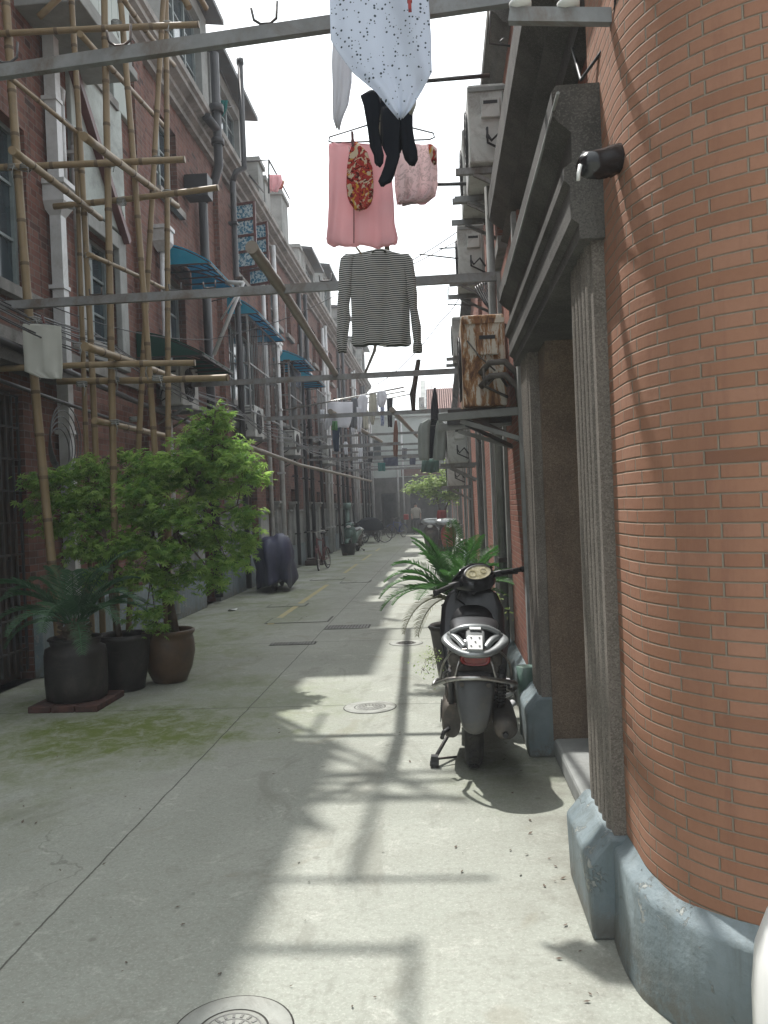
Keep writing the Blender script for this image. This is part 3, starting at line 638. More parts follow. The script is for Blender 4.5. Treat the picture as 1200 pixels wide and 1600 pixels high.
for k in range(64): x = -.6+k*.135; m.bar((x, EY+3.5, 7.36), (x, EY+7.0, 9.27), .05, .05)
m.build('roof', M['roof'], e2)
m = MB(off); m.prism([(EY+3.4, 6.9), (EY+7.2, 9.3), (EY+7.2, 9.7), (EY+3.4, 7.5)], -1.05, -.72, axis='x'); m.build('gable', M['plaster'], e2)
m = MB(off); m.box(.0, .7, EY+3.0, EY+3.5, 7.0, 7.1); m.lathe([(.28, 0), (.26, .06), (0, .12)], (2.2, EY+3.2, 7.9), 16, axis='y'); m.build('dish', M['whitepvc'], e2)

# ---------------------------------------------------------------- right side : curved brick corner
CX, CY, CR = 1.10, 2.66, 0.515
root = thing('corner_wall', 'curved orange facing-brick corner wall at the right edge', 'wall', (CX, CY, 0))
m = MB((CX, CY, 0)); m.uv = []
def curve_pts(r, n=44):
    pts = [(CX-r, 3.05)]; 
    for k in range(n+1):
        a = math.pi+ (math.pi*.62)*k/n; pts.append((CX+r*math.cos(a), CY+r*math.sin(a)))
    a = math.pi*1.62; d = Vector((-math.sin(a), math.cos(a))); L = pts[-1]
    for t in (.4, .8, 1.6): pts.append((L[0]+d.x*t, L[1]+d.y*t))
    return pts
pts = curve_pts(CR); sl = [0]
for i in range(1, len(pts)): sl.append(sl[-1]+math.dist(pts[i], pts[i-1]))
vs = []; fs = []
hz = (0.30, 5.6)
for i, p in enumerate(pts):
    for z in hz: vs.append((p[0], p[1], z)); m.uv.append((sl[i]+.11, z))
for i in range(len(pts)-1): fs.append((i*2, i*2+2, i*2+3, i*2+1))
m.add(vs, fs, True); m.build('brick_face', M['colbrick'], root)
# plinth: sloping top, crooked edge
m = MB((CX, CY, 0)); prof = [(.045, 0), (.058, .04), (.05, .15), (.05, .302), (.042, .318), (.02, .33), (.006, .345), (-.02, .375)]
secs = []
n = 70
for i in range(n+1):
    if i < 6: base = Vector((CX-CR, 2.885-(2.885-CY)*i/6)); nrm = Vector((-1, 0))
    else:
        a = math.pi+math.pi*.62*(i-6)/(n-6); base = Vector((CX, CY))+Vector((math.cos(a), math.sin(a)))*CR; nrm = Vector((math.cos(a), math.sin(a)))
    wv = .003*math.sin(i*.21)+.0015*math.sin(i*.53)
    secs.append([(base.x+nrm.x*(o+(wv if z > .01 else .012+wv*2)), base.y+nrm.y*(o+wv), z+(.004*math.sin(i*.23) if z > .2 else 0)) for o, z in prof])
m.loft(secs, closed=False, cap=False); m.build('painted_plinth', M['bluechip'], root)
m = MB((CX, CY, 0)); m.prism([(CX-CR-.03, 3.05), (CX-CR-.03, 2.9), (CX, 2.9), (CX+1, 3.05)], 5.58, 5.7, axis='z'); m.build('coping', M['darkstone'], root)

# ---------------------------------------------------------------- gates and brick bays
def fluted(m, X, ya, yb, z0, z1, back=.14, dp=.034):
    """pilaster with vertical reeding on its alley face and a plain margin"""
    mg = .045; nfl = 5; w_ = (yb-ya-2*mg)/nfl; pl = [(X+back, ya), (X, ya), (X, ya+mg)]
    for k in range(nfl):
        y = ya+mg+k*w_
        pl += [(X+dp*.45, y+.002), (X+dp*.1, y+w_*.05), (X-dp*.22, y+w_*.22), (X-dp*.32, y+w_*.42), (X-dp*.3, y+w_*.6), (X-dp*.1, y+w_*.8), (X+dp*.45, y+w_*.93)]
    pl += [(X, yb-mg), (X, yb), (X+back, yb)]
    m.prism(pl, z0, z1, axis='z')
def plinth(m, X, ya, yb, h=.26, top=.35, back=.2):
    m.prism([(X-.02, 0), (X-.028, h), (X+.05, top), (X+back, top), (X+back, 0)], ya, yb)
def gate(ya, yb, label, first=False):
    """shikumen gate: ya..yb outer edges of the two pilasters"""
    off = (.5, ya, 0); r = thing('stone_gate', label, 'gate', off, group='stone-framed gates along the right wall'); pw = .46 if first else .26; X0 = .543 if first else .553; DX = 0 if first else .05
    for a in (ya, yb-pw):
        m = MB(off); fluted(m, X0, a, a+pw, .33, 2.38, dp=.034 if first else .02); m.build('pilaster', M['terrazzo'] if first else M['darkstone'], r)
        m = MB(off); plinth(m, .475+DX*.8, a-.02, a+pw+.02, back=.16); m.build('plinth', M['bluechip'], r, bevel=.012)
    m = MB(off)
    m.box(.585, 1.15, ya+pw+.001, ya+pw+.03, .10, 2.5); m.build('jamb', M['jamb'], r)
    m = MB(off); m.box(.60, 1.15, yb-pw-.03, yb-pw-.001, .10, 2.375); m.build('jamb', M['jamb'], r)
    m = MB(off); ztop = 2.9      # moulded entablature stepping out
    pr = [(.90, 2.38), (.50, 2.38), (.50, 2.43), (.475, 2.45), (.475, 2.56), (.455, 2.58), (.455, 2.62), (.485, 2.64), (.485, 2.74), (.44, 2.78), (.425, 2.80), (.425, 2.88), (.44, 2.9), (.90, 2.9)]
    pr = [(x if x > .8 else x+DX*1.3, z) for x, z in pr]
    m.prism(pr, ya-.03, yb+.035); m.build('entablature', M['darkstone'], r)
    for (a, s) in ((ya+pw+.031, 1), (yb-pw-.031, -1)):      # corbelled haunches under the lintel
        m = MB(off); m.prism([(a, 2.378), (a+s*.30, 2.378), (a+s*.05, 2.02), (a, 1.9)], .60, .95, axis='x'); m.build('haunch', M['jamb'], r)
    m = MB(off); m.box(1.1, 1.16, ya+pw, yb-pw, .13, 2.4); d = m.build('door', M['gloss'] if not first else M['darkwood'], r)
    m = MB(off); m.lathe([(.05, 0), (.055, .01), (.03, .03)], (1.09, (ya+yb)/2+.1, 1.1), 14, axis='x'); m.build('handle', M['darksteel'], d)
    m = MB(off); m.box(.60, 1.2, ya+pw+.024, yb-pw-.024, 0, .115); m.build('step', M['plaster'], r, bevel=.02)
    return r
g1 = gate(2.88, 5.40, 'nearest stone gate, reeded granite-render pilasters beside the curved brick corner', True)
m = MB((.5, 2.88, 0))                                  # arched pediment ornament above the entablature
for k in range(15):
    a0, a1 = math.pi*k/14*.98, math.pi*(k+1)/14*.98
    if k < 14: m.bar((.64, 4.1-.75*math.cos(a0), 2.92+.33*math.sin(a0)), (.64, 4.1-.75*math.cos(a1), 2.92+.33*math.sin(a1)), .06, .05, up=(1, 0, 0))
    if k < 14: m.bar((.65, 4.1-.6*math.cos(a0), 2.92+.24*math.sin(a0)), (.65, 4.1-.6*math.cos(a1), 2.92+.24*math.sin(a1)), .03, .04, up=(1, 0, 0))
m.lathe([(.16, 0), (.14, -.04), (.07, -.05), (0, -.09)], (.655, 4.1, 3.05), 18, axis='x')
m.build('pediment', M['darkstone'], g1)
bays = [(5.46, 7.05), (8.75, 10.55), (12.2, 14.9), (16.6, 18.3), (20.0, 22.6), (24.3, 26), (27.7, 30.3), (32, 33.7), (35.4, 38), (39.7, 46.9)]
blab = ['nearest flat red brick bay, just past the first stone gate, rusty air conditioner on it'] + ['%s red brick bay from the camera on the right wall' % s for s in ('second', 'third', 'fourth', 'fifth', 'sixth', 'seventh', 'eighth', 'ninth', 'last')]
for i, (a, b) in enumerate(bays):
    off = (.55, a, 0); r = thing('brick_bay', blab[i], 'wall', off, group='red brick bays of the right wall')
    m = MB(off); nxt = bays[i+1][0] if i < 9 else b
    m.box(.56, .95, a, b, .33, 3.4); m.build('brickwork', M['rbrick'], r)
    m = MB(off); plinth(m, .52, a+.03, b-.03); m.build('plinth', M['bluechip'], r, bevel=.01)
    for e_ in (a+.03, b-.12):
        m = MB(off); m.box(.53, .559, e_, e_+.09, .36, 3.4); m.build('edge_strip', M['plaster'], r)
    if i < 9:
        gate(b+.04, nxt-.04, ['second', 'third', 'fourth', 'fifth', 'sixth', 'seventh', 'eighth', 'ninth', 'last'][i]+' stone gate from the camera on the right wall')
    # upper storey strip over bay and gate
# upper storey of the right-hand houses, set back, with a deep sooty eaves ledge over the first
segs = [(2.95, 6.3, 3.55, 5.2), (6.3, 10.5, 3.4, 5.1), (10.5, 14.8, 3.4, 5.2), (14.8, 19, 3.4, 5.0), (19, 27, 3.4, 5.0), (27, 36, 3.4, 4.9), (36, 46.9, 3.4, 4.9)]
slab = ['upper floor wall over the first gate under a deep soot-black ledge'] + ['upper floor wall carrying the upper white air conditioner nearest the camera', 'upper floor wall carrying the second upper white air conditioner', 'upper floor wall beyond the second upper air conditioner', 'long upper floor wall above the middle of the alley', 'upper floor wall over the far gates', 'farthest upper floor wall on the right']
for i, (a, b, z0, z1) in enumerate(segs):
    off = (.68, a, 0); r = thing('upper_storey', slab[i], 'wall', off, group='upper storeys on the right')
    hs = [(a+1.0, a+2.0, z0+.4, z1-.2)] if i else []
    m = MB(off); X = .66
    holed(m, X, a, b, 2.9 if i == 0 else z0, z1, hs, .2); m.add([(X, a, 2.9), (3, a, 2.9), (3, a, z1), (X, a, z1)], [(0, 1, 2, 3)]); m.build('wall', M['rbrick'], r, recalc=False)
    for h in hs: add_window(r, off, X, *h, 'brown', sgn=-1)
    m = MB(off)
    if i == 0: pr = [(.66, 3.30), (.60, 3.32), (.60, 3.42), (.52, 3.46), (.54, 3.54), (.46, 3.60), (.44, 3.62), (.44, 3.80), (.46, 3.84), (.66, 3.92)]
    else: pr = [(.66, z1-.02), (.60, z1), (.56, z1+.06), (.50, z1+.1), (.50, z1+.2), (.66, z1+.24)]
    m.prism(pr, a+.0, b-.01); m.build('ledge', M['darkstone'], r)
    m = MB(off); m.prism([(.56, z1+.2), (.56, z1+.26), (4, z1+1.5), (4, z1+1.3)], a, b); m.build('roof', M['roof'], r)
# gate fill above the farther gates
for i in range(9):
    a, b = bays[i][1], bays[i+1][0]
    m = MB((.58, a, 0)); m.box(.58, .95, a+.002, b-.002, 2.9, 3.4); o = m.build('brick_infill', M['rbrick']); tag(o, 'brickwork between the %s gate and the upper floor' % ['second', 'third', 'fourth', 'fifth', 'sixth', 'seventh', 'eighth', 'ninth', 'tenth'][i], 'wall')
# grey upper pipes
pp = thing('drain_pipe', 'pale iron drain pipe running up beside the first brick bay', 'pipe', (.5, 6.9, 0))
m = MB((.5, 6.9, 0)); m.tube([(.50, 7.12, .1), (.50, 7.12, 4.9)], .035, 10); m.build('pipe', M['plaster'], pp)
m = MB((.5, 6.9, 0)); m.box(.46, .58, 7.06, 7.18, 1.0, 1.04); m.box(.46, .58, 7.06, 7.18, 2.6, 2.64); m.box(.46, .58, 7.06, 7.18, 4.2, 4.24); m.build('bracket', M['darksteel'], pp)
# ================================================================ OVERHEAD : bars, bamboo, laundry
def bamboo_mb(m, a, b, r, sag=0.0, tw=1.0, seed=0):
    rnd = random.Random(seed+int(abs(a[0]*97+b[1]*31+r*1000))); a = Vector(a); b = Vector(b); L = (b-a).length; pts = []; rs = []; rg = []
    nseg = max(2, int(L/.38)); t = 0.0
    dv = Vector((rnd.uniform(-1, 1), rnd.uniform(-1, 1), rnd.uniform(-1, 1)))*.012*L*.5
    def P_(t): return a.lerp(b, t)+dv*math.sin(t*math.pi)+Vector((0, 0, -sag*math.sin(t*math.pi)))
    for k in range(nseg):
        t0 = k/nseg; t1 = (k+1)/nseg; e = .012/L; rr = r*(1-(1-tw)*t0)
        pts += [P_(t0+e), P_((t0+t1)/2), P_(t1-e*1.6), P_(t1-e*.4)]; rs += [rr, rr*.95, rr*.98, rr*1.08]; rg += [0, 0, 1, 1]
    m.tube(pts, rs, 9, rings=rg[:len(pts)-1]); return m
# --- bamboo scaffold on the left, standing behind the pots
sc_ = thing('bamboo_scaffold', 'bamboo scaffold of lashed yellow poles standing against the left houses', 'scaffold', (-3.0, 6.8, 0))
def spole(p0, p1, r=.036, tw=.9, nm='upright'):
    r *= .84
    m = MB((-3.0, 6.8, 0)); bamboo_mb(m, p0, p1, r, 0, tw); m.build(nm, [M['bamboo'], M['bring']], sc_)
def foot(px, py, d):  # foot on the ground under the line's lower end
    return PY(px, py, d)
for (x0, y0_, x1, y1_, d0, d1, r) in (
    (5, -60, 86, 900, 7.2, 7.2, .05), (108, -60, 158, 950, 7.6, 7.6, .036), (118, 200, 130, 560, 7.62, 7.62, .030), (158, -270, 182, 960, 7.4, 7.4, .040),
    (166, -270, 262, 1000, 7.3, 7.6, .036), (270, -260, 200, 1000, 7.9, 7.9, .034), (258, -260, 264, 980, 8.2, 8.2, .036)):
    a = PY(x1, y1_, d1); b = PY(x0, y0_, d0)
    t = a.z/(a.z-b.z); a = a.lerp(b, t) if a.z < b.z else a; a.z = 0.0
    spole(a, b, r)
for (x0, y0_, x1, y1_, d0, d1, r) in (
    (-60, 56, 312, 38, 7.1, 7.3, .034), (-60, 264, 290, 249, 7.1, 7.3, .036), (82, 323, 342, 293, 7.5, 7.5, .034), (-30, 578, 306, 567, 7.1, 7.3, .034), (88, 596, 357, 590, 7.5, 7.5, .038)):
    spole(PY(x0, y0_, d0), PY(x1, y1_, d1), r, 1.0, 'cross_pole')
for (x0, y0_, x1, y1_, d0, d1, r) in (
    (18, 234, 157, 341, 5.6, 8.0, .036), (130, 212, 277, 322, 6.0, 8.9, .04), (-30, 85, 128, 214, 6.0, 7.7, .026), (124, 52, 255, 196, 6.6, 9.2, .032), (190, -5, 272, 102, 7.0, 9.0, .03),
    (137, 397, 275, 461, 6.9, 9.3, .026), (132, 541, 272, 590, 6.4, 9.4, .042), (147, 657, 260, 681, 7.0, 9.2, .036)):
    spole(PY(x0, y0_, d0), PY(x1, y1_, d1), r, .95, 'ledger_pole')
for (a, b) in (((-3.7, 7.35, 6.3), (-1.75, 7.4, 6.35)), ((-3.6, 7.35, 6.9), (-1.9, 7.4, 6.95)), ((-3.7, 8.0, 7.3), (-1.7, 8.0, 7.35)), ((-3.5, 7.4, 6.1), (-2.0, 7.6, 7.5)), ((-2.1, 7.45, 6.1), (-2.9, 7.6, 7.6)), ((-2.3, 6.3, 6.7), (-2.25, 8.6, 6.8))):
    spole(a, b, .036, 1.0, 'cross_pole')
for (px, py, d) in ((173, 254, 7.33), (262, 302, 7.9), (40, 262, 7.15), (112, 321, 7.55), (177, 572, 7.33), (178, 593, 7.44), (54, 500, 7.2), (246, 591, 7.3), (122, 540, 7.6), (262, 456, 8.6), (210, 655, 8), (178, 660, 7.4), (60, 575, 7.2), (128, 600, 7.4)):
    m = MB((-3.0, 6.8, 0)); c = PY(px, py, d)
    for k in range(3): m.torus(c+Vector((0, 0, (k-1)*.016)), .045, .006, 'z', 14, 5)
    m.tube([c+Vector((.03, -.04, 0)), c+Vector((.06, -.07, -.06)), c+Vector((.05, -.08, -.12))], .004, 5); m.build('lashing', M['plaster'], sc_)
for (px, py, d) in ((20, 262, 7.15), (182, 38, 7.3), (262, 40, 7.3), (190, 315, 7.5), (228, 568, 7.3), (246, 250, 7.4), (140, 400, 7.6)):
    m = MB((-3.0, 6.8, 0)); c = PY(px, py, d)
    for k in range(4): m.torus(c+Vector((0, 0, (k-1.5)*.013)), .043, .005, 'z', 14, 5)
    m.tube([c+Vector((.03, -.04, 0)), c+Vector((.02, -.07, -.08)), c+Vector((.04, -.07, -.16))], .004, 5); m.build('lashing', M['plaster'], sc_)
# --- drying bars across the alley
BL = ['nearest steel drying bar across the alley, behind the spotted sheet, hooks on top', 'second steel drying bar across the alley, carrying the white rag, behind the striped shirt', 'third drying bar across the alley, where the grey jacket hangs', 'fourth drying bar across the alley, just past the grey jacket']
def crossbar(d, z, x0, x1, t, label, hooks=(), tilt=0.0, dz=0.0, grp='drying bars across the alley'):
    a = Vector((x0, d+tilt, z)); b = Vector((x1, d, z+dz)); r = thing('drying_bar', label, 'bar', (x0, d, z), group=grp); off = (x0, d, z)
    m = MB(off); m.bar(a, b, t*.6, t); m.build('bar', M['steel'], r)
    if hooks:
        for hx in hooks:
            tt = (hx-x0)/(x1-x0); c = a.lerp(b, tt)
            m = MB(off); pts = [c+Vector((-.055, 0, .10)), c+Vector((-.05, 0, .05)), c+Vector((-.02, 0, t*.5+.012)), c+Vector((.02, 0, t*.5+.012)), c+Vector((.05, 0, .05)), c+Vector((.052, 0, .11))]
            m.tube(pts, .007, 6); m.build('hook', M['darksteel'], r)
    return r
a = PY(-60, 122, 3.75); b = PY(800, -4, 3.25)
r = thing('drying_bar', BL[0], 'bar', a, group='drying bars across the alley'); m = MB(a); m.bar(a+(a-b).normalized()*2.6, b, .035, .058); m.build('bar', M['steel'], r)
for t in (.10, .33, .60, .87):
    c = a.lerp(b, t); m = MB(a); m.tube([c+Vector((-.06, 0, .11)), c+Vector((-.05, 0, .06)), c+Vector((-.02, -.01, .035)), c+Vector((.02, -.01, .035)), c+Vector((.045, 0, .06)), c+Vector((.05, 0, .13))], .006, 6); m.build('hook', M['darksteel'], r)
crossbar(7.0, 3.39, -3.93, .57, .072, BL[1], hooks=(-2.2, -2.9, -1.9, -.9))
crossbar(11.8, 3.39, -3.93, .55, .075, BL[2])
crossbar(16.7, 3.4, -3.93, .55, .08, BL[3])
for k, (d, z, xa, xb) in enumerate([(19.5, 3.0, -3.93, -.9), (21.6, 3.42, -3.93, .5), (23.5, 2.95, -3.93, -.2), (25.2, 3.4, -3.93, .5), (26.6, 3.15, -3.93, -.6), (28.5, 3.45, -3.93, .5), (30.2, 2.9, -3.93, .5), (32, 3.4, -3.93, -.5), (34, 3.1, -3.93, .5), (36, 3.5, -3.93, .5), (39, 3.3, -3.93, .5), (42, 3.6, -3.93, .5)]):
    crossbar(d, z, xa, xb, .06, 'thin drying bar number %d beyond the fourth, high over the middle of the alley' % (k+1) if False else ['drying bar over the red bicycle, low and short of the middle', 'drying bar in front of the hanging white laundry', 'low drying bar behind the hanging white laundry', 'drying bar above the green scooter', 'short drying bar past the green scooter', 'drying bar above the covered tricycle', 'low drying bar in front of the far tree', 'short drying bar beyond the far tree', 'drying bar above the blue bicycle', 'third last drying bar before the end wall', 'second last drying bar before the end wall', 'last drying bar before the end wall'][k], grp='far drying bars')
a = Vector((-3.93, 5.4, 5.75)); r = thing('drying_bar', 'high drying bar above the top of the picture, casting its shadow on the ground', 'bar', a, group='high bars'); m = MB(a); m.bar(a, (-1.75, 5.4, 5.75), .04, .045); m.build('bar', M['steel'], r)
m = MB((-1.78, 5.5, 5.78)); m.tube([(-1.78, 5.5, 5.80), (-1.78, 3.2, 5.80)], .022, 8); tag(m.build('bamboo_pole', M['oldbamboo']), 'bamboo pole resting on the high drying bar above the picture', 'pole', 'high bars')
a = Vector((-3.93, 6.0, 5.9)); r = thing('drying_bar', 'second high drying bar just above the top of the picture', 'bar', a, group='high bars'); m = MB(a); m.bar(a, (-1.5, 6.0, 5.9), .03, .035); m.build('bar', M['steel'], r)
# rods near the right wall
for (p, q, lab) in (((655, 127, 6.4), (765, 118, 6.4), 'thin rod reaching out above the upper white air conditioner'), ((684, 288, 7.5), (735, 287, 7.5), 'short rod beside the pink skirt, below the upper air conditioner'), ((655, 397, 9.3), (716, 404, 9.3), 'thin rod left of the second upper air conditioner'), ((686, 388, 9.6), (716, 387, 9.6), 'thin short rod close to the second upper air conditioner')):
    a = PY(*p); b = PY(*q); m = MB(a); m.tube([a, b], .016 if p[0] < 690 and p[1] < 300 else .008, 6); tag(m.build('rod', M['darksteel']), lab, 'rod')
m = MB((.3, 9.0, 3.2))
P_ = [PY(700, 448, 9), PY(700, 476, 9), PY(745, 477, 9)]; m.tube(P_, .008, 6); tag(m.build('bent_wire', M['darksteel']), 'thin wire frame hanging under the second upper air conditioner', 'frame')
m = MB((.2, 3.3, 3.3)); P_ = [PY(766, 5, 4.2), PY(765, 68, 4.2), PY(797, 72, 4.2)]; m.tube(P_, .006, 6); m.tube([PY(780, 66, 4.2), PY(787, 60, 4.2)], .004, 5); tag(m.build('bent_wire', M['darksteel']), 'thin bent wire at the top beside the insulators', 'frame')
# --- lengthwise bamboo poles
def lpole(pts, r, label, mat='oldbamboo'):
    p = [Vector(q) for q in pts]; m = MB(p[0]); full = []
    n = 10; out = []; rs = []
    for i in range(len(p)-1):
        for k in range(n): out.append(p[i].lerp(p[i+1], k/n)); 
    out.append(p[-1])
    for i in range(len(out)): rs.append(r*(1.12 if i % 4 == 0 else 1.0)*(1-.15*i/len(out)))
    m.tube(out, rs, 9); o = m.build('bamboo_pole', [M[mat], M['bring']]); return tag(o, label, 'pole', 'lengthwise bamboo drying poles')
lpole([(-.12, 1.4, 3.52), (-.2, 3.37, 3.55), (-.30, 5.6, 3.55), (-.36, 6.8, 3.52), (-.76, 10.4, 3.47), (-1.08, 12.6, 3.55)], .021, 'long dark bamboo pole down the middle of the alley carrying the near laundry')
lpole([PY(393, 386, 6.1), PY(440, 456, 7.0)+Vector((0, 0, .02)), PY(524, 584, 11.8)], .046, 'thick grey bamboo pole with open end, above the left side of the alley')
lpole([PY(516, 643, 16.6), PY(596, 690, 24.5)], .05, 'bamboo pole sloping away under the white laundry')
lpole([PY(366, 690, 14.5), PY(470, 727, 20), PY(580, 752, 30)], .045, 'low old bamboo pole running along the left wall')
lpole([PY(612, 640, 16.5), PY(655, 685, 28)], .05, 'bamboo pole sloping away left of the grey jacket')
m = MB(PY(645, 640, 12.1)); m.loft([[PY(x+dx, y, 12.1)+Vector((0, dy, 0)) for dx, dy in ((-w_, 0), (0, -.04), (w_, 0), (0, .04))] for x, y, w_ in ((646, 642, 3), (645, 615, 5), (648, 600, 4), (651, 580, 4), (654, 562, 3.5))], sm=False)
tag(m.build('timber_stub', M['darkwood']), 'rough upright piece of dark timber tied between two drying bars', 'timber')
# laundry racks over the left side
def rack(p, q, r, lab, mat='chrome'):
    a = PY(*p); b = PY(*q); m = MB(a); m.tube([a, b], r, 8); return tag(m.build('laundry_rod', M[mat]), lab, 'rod')
rack((444, 641, 17.0), (631, 605, 17.4), .017, 'shiny rod from which the white laundry hangs')
rack((540, 628, 18.2), (633, 611, 18.2), .014, 'second rod just behind the shiny laundry rod'); rack((560, 632, 19.4), (650, 614, 19.4), .014, 'third rod behind the white laundry')
# ---------------------------------------------------------------- cloth
def polka(g, v, col):
    q = g.sep(v); vv = g.comb(q[0], q[2], 0.0)
    x = g.n('ShaderNodeTexVoronoi'); x.inputs['Scale'].default_value = 78; x.inputs['Randomness'].default_value = 0.62; g.l(vv, x.inputs['Vector'])
    sz = g.math('MULTIPLY', g.sep(x.outputs['Color'])[0], 0.22)
    return g.mix(g.math('LESS_THAN', x.outputs['Distance'], g.math('ADD', sz, 0.12)), col, (0.07, 0.09, 0.11))
def stripes(g, v, col):
    q = g.sep(v); s = g.math('FRACT', g.math('DIVIDE', q[2], 0.0155)); return g.mix(g.math('GREATER_THAN', s, 0.42), (0.66, 0.66, 0.64), (0.075, 0.085, 0.075))
def floral(g, v, col):
    n = g.noise(v, 26, 4, 0.6, 1.5); n2 = g.noise(v, 14, 3, 0.5, 2.0)
    c = g.mix(g.ramp(n, 0.42, 0.46), (0.09, 0.02, 0.015), (0.42, 0.05, 0.045)); c = g.mix(g.ramp(n2, 0.52, 0.55), c, (0.62, 0.52, 0.38))
    return g.mix(g.ramp(n, 0.58, 0.61), c, (0.6, 0.38, 0.06))
def greyfloral(g, v, col):
    n = g.noise(v, 18, 4, 0.6, 2.0); k = g.math('MULTIPLY', g.ramp(n, 0.5, 0.53), g.ramp(n, 0.6, 0.57)); return g.mix(k, col, (0.62, 0.52, 0.52))
def smallprint(g, v, col): return g.mix(g.ramp(g.noise(v, 16, 3, 0.6), 0.55, 0.6), col, (0.06, 0.09, 0.3))
K = {'sheet': cloth('spotted_sheet', (0.68, 0.73, 0.81), (0.62, 0.67, 0.77), 4, .45, polka), 'stripe': cloth('striped_jersey', (0.5, 0.5, 0.5), None, 5, .3, stripes),
     'pink': cloth('pink_towelling', (0.80, 0.56, 0.58), (0.76, 0.47, 0.50), 9, .5), 'palepink': cloth('pale_pink_print', (0.88, 0.78, 0.78), (0.86, 0.68, 0.70), 6, .55, greyfloral),
     'floral': cloth('red_floral', (0.4, 0.1, 0.1), None, 9, .25, floral), 'black': cloth('black_knit', (0.014, 0.017, 0.024), (0.01, 0.012, 0.016), 9, .05),
     'white': cloth('white_cotton', (0.72, 0.73, 0.76), (0.62, 0.63, 0.68), 4, .4), 'cream': cloth('cream_cotton', (0.55, 0.54, 0.48), (0.42, 0.41, 0.36), 7, .4),
     'grey': cloth('grey_cloth', (0.16, 0.17, 0.19), (0.11, 0.12, 0.13), 5, .25), 'dark': cloth('dark_cloth', (0.04, 0.042, 0.05), (0.03, 0.03, 0.035), 5, .15),
     'jacket': cloth('grey_green_jacket', (0.36, 0.39, 0.37), (0.27, 0.30, 0.28), 8, .2), 'teal': cloth('teal_cloth', (0.02, 0.17, 0.16), None, 5, .3),
     'green': cloth('green_cloth', (0.15, 0.36, 0.16), None, 5, .3), 'brown': cloth('brown_cloth', (0.26, 0.13, 0.09), None, 5, .3), 'jeans': cloth('denim', (0.06, 0.09, 0.14), None, 9, .15),
     'blueprint': cloth('blue_printed_cloth', (0.5, 0.56, 0.7), None, 9, .3, smallprint), 'darkgreen': cloth('dull_green_blanket', (0.08, 0.14, 0.12), None, 5, .2),
     'rag': cloth('worn_grey_rag', (0.62, 0.63, 0.58), (0.52, 0.53, 0.49), 5, .35), 'navy': cloth('navy_cloth', (0.05, 0.06, 0.11), None, 5, .2)}
def clothpart(rows, d, depth, fold, nfold, mat, name, parent=None, off=None, seed=0, n=40, yoff=0.0, taper=True):
    """closed soft volume; rows = (py, px_left, px_right) measured at depth d"""
    rnd = random.Random(seed); ph = [rnd.uniform(0, 6.3) for _ in range(4)]
    fine = []
    for i in range(len(rows)-1):
        a, b = rows[i], rows[i+1]; k = max(1, int(abs(b[0]-a[0])*d/1300/.03))
        for j in range(k): t = j/k; fine.append([a[q]+(b[q]-a[q])*t for q in range(3)])
    fine.append(list(rows[-1])); secs = []; H = len(fine)
    for i, (py, xl, xr) in enumerate(fine):
        A = PY(xl, py, d); Bp = PY(xr, py, d); t = i/max(1, H-1); sec = []
        dd = depth*(.35+.65*math.sin(min(1, t*3+.1)*math.pi/2)) if taper else depth
        amp = fold*(.25+.75*t)
        for k in range(n):
            a = 2*math.pi*k/n; u = .5-.5*math.cos(a); s = math.sin(a)
            s = math.copysign(abs(s)**.55, s)
            p = A.lerp(Bp, u); wv = amp*(math.sin(u*nfold*6.28+ph[0]+1.3*math.sin(t*2+ph[1]))+.45*math.sin(u*nfold*14+ph[2]+t*3)+.3*math.sin(t*17+u*5+ph[3]))
            sec.append(Vector((p.x, p.y+s*dd/2+wv+yoff, p.z+.3*amp*math.sin(u*9+ph[1])*(1 if i == H-1 else .15))))
        secs.append(sec)
    if off is None: off = PY((rows[0][1]+rows[0][2])/2, rows[0][0], d)
    m = MB(off); m.loft(secs); return m.build(name, mat, parent)
def peg(px, py, d, lab, tilt=0, mat='brown'):
    c = PY(px, py, d); m = MB(c); u = Vector((math.sin(tilt), 0, math.cos(tilt))); m.bar(c-u*.03+Vector((0, -.006, 0)), c+u*.04+Vector((0, -.012, 0)), .011, .008, up=(0, 1, 0)); m.bar(c-u*.03+Vector((0, .006, 0)), c+u*.04+Vector((0, .012, 0)), .011, .008, up=(0, 1, 0))
    m.tube([c+Vector((-.008, 0, 0)), c+Vector((.008, 0, 0))], .006, 6); return tag(m.build('clothes_peg', M[mat]), lab, 'peg')
def hanger(d, apex, l, r_, hook, lab, mat='darksteel'):
    A, L_, R_, H_ = PY(*apex, d), PY(*l, d), PY(*r_, d), PY(*hook, d); off = A
    m = MB(off); dn = Vector((0, 0, -.03)); m.tube([A, L_, L_+dn*.7+Vector((-.005, 0, 0)), L_+dn+Vector((.02, 0, 0)), R_+dn+Vector((-.02, 0, 0)), R_+dn*.7+Vector((.005, 0, 0)), R_, A], .004, 6)
    m.tube([A, A.lerp(H_, .6), H_+Vector((-.025, 0, 0)), H_+Vector((-.015, 0, .025)), H_+Vector((.012, 0, .028)), H_+Vector((.02, 0, 0))], .004, 6)
    return tag(m.build('clothes_hanger', M[mat]), lab, 'hanger')
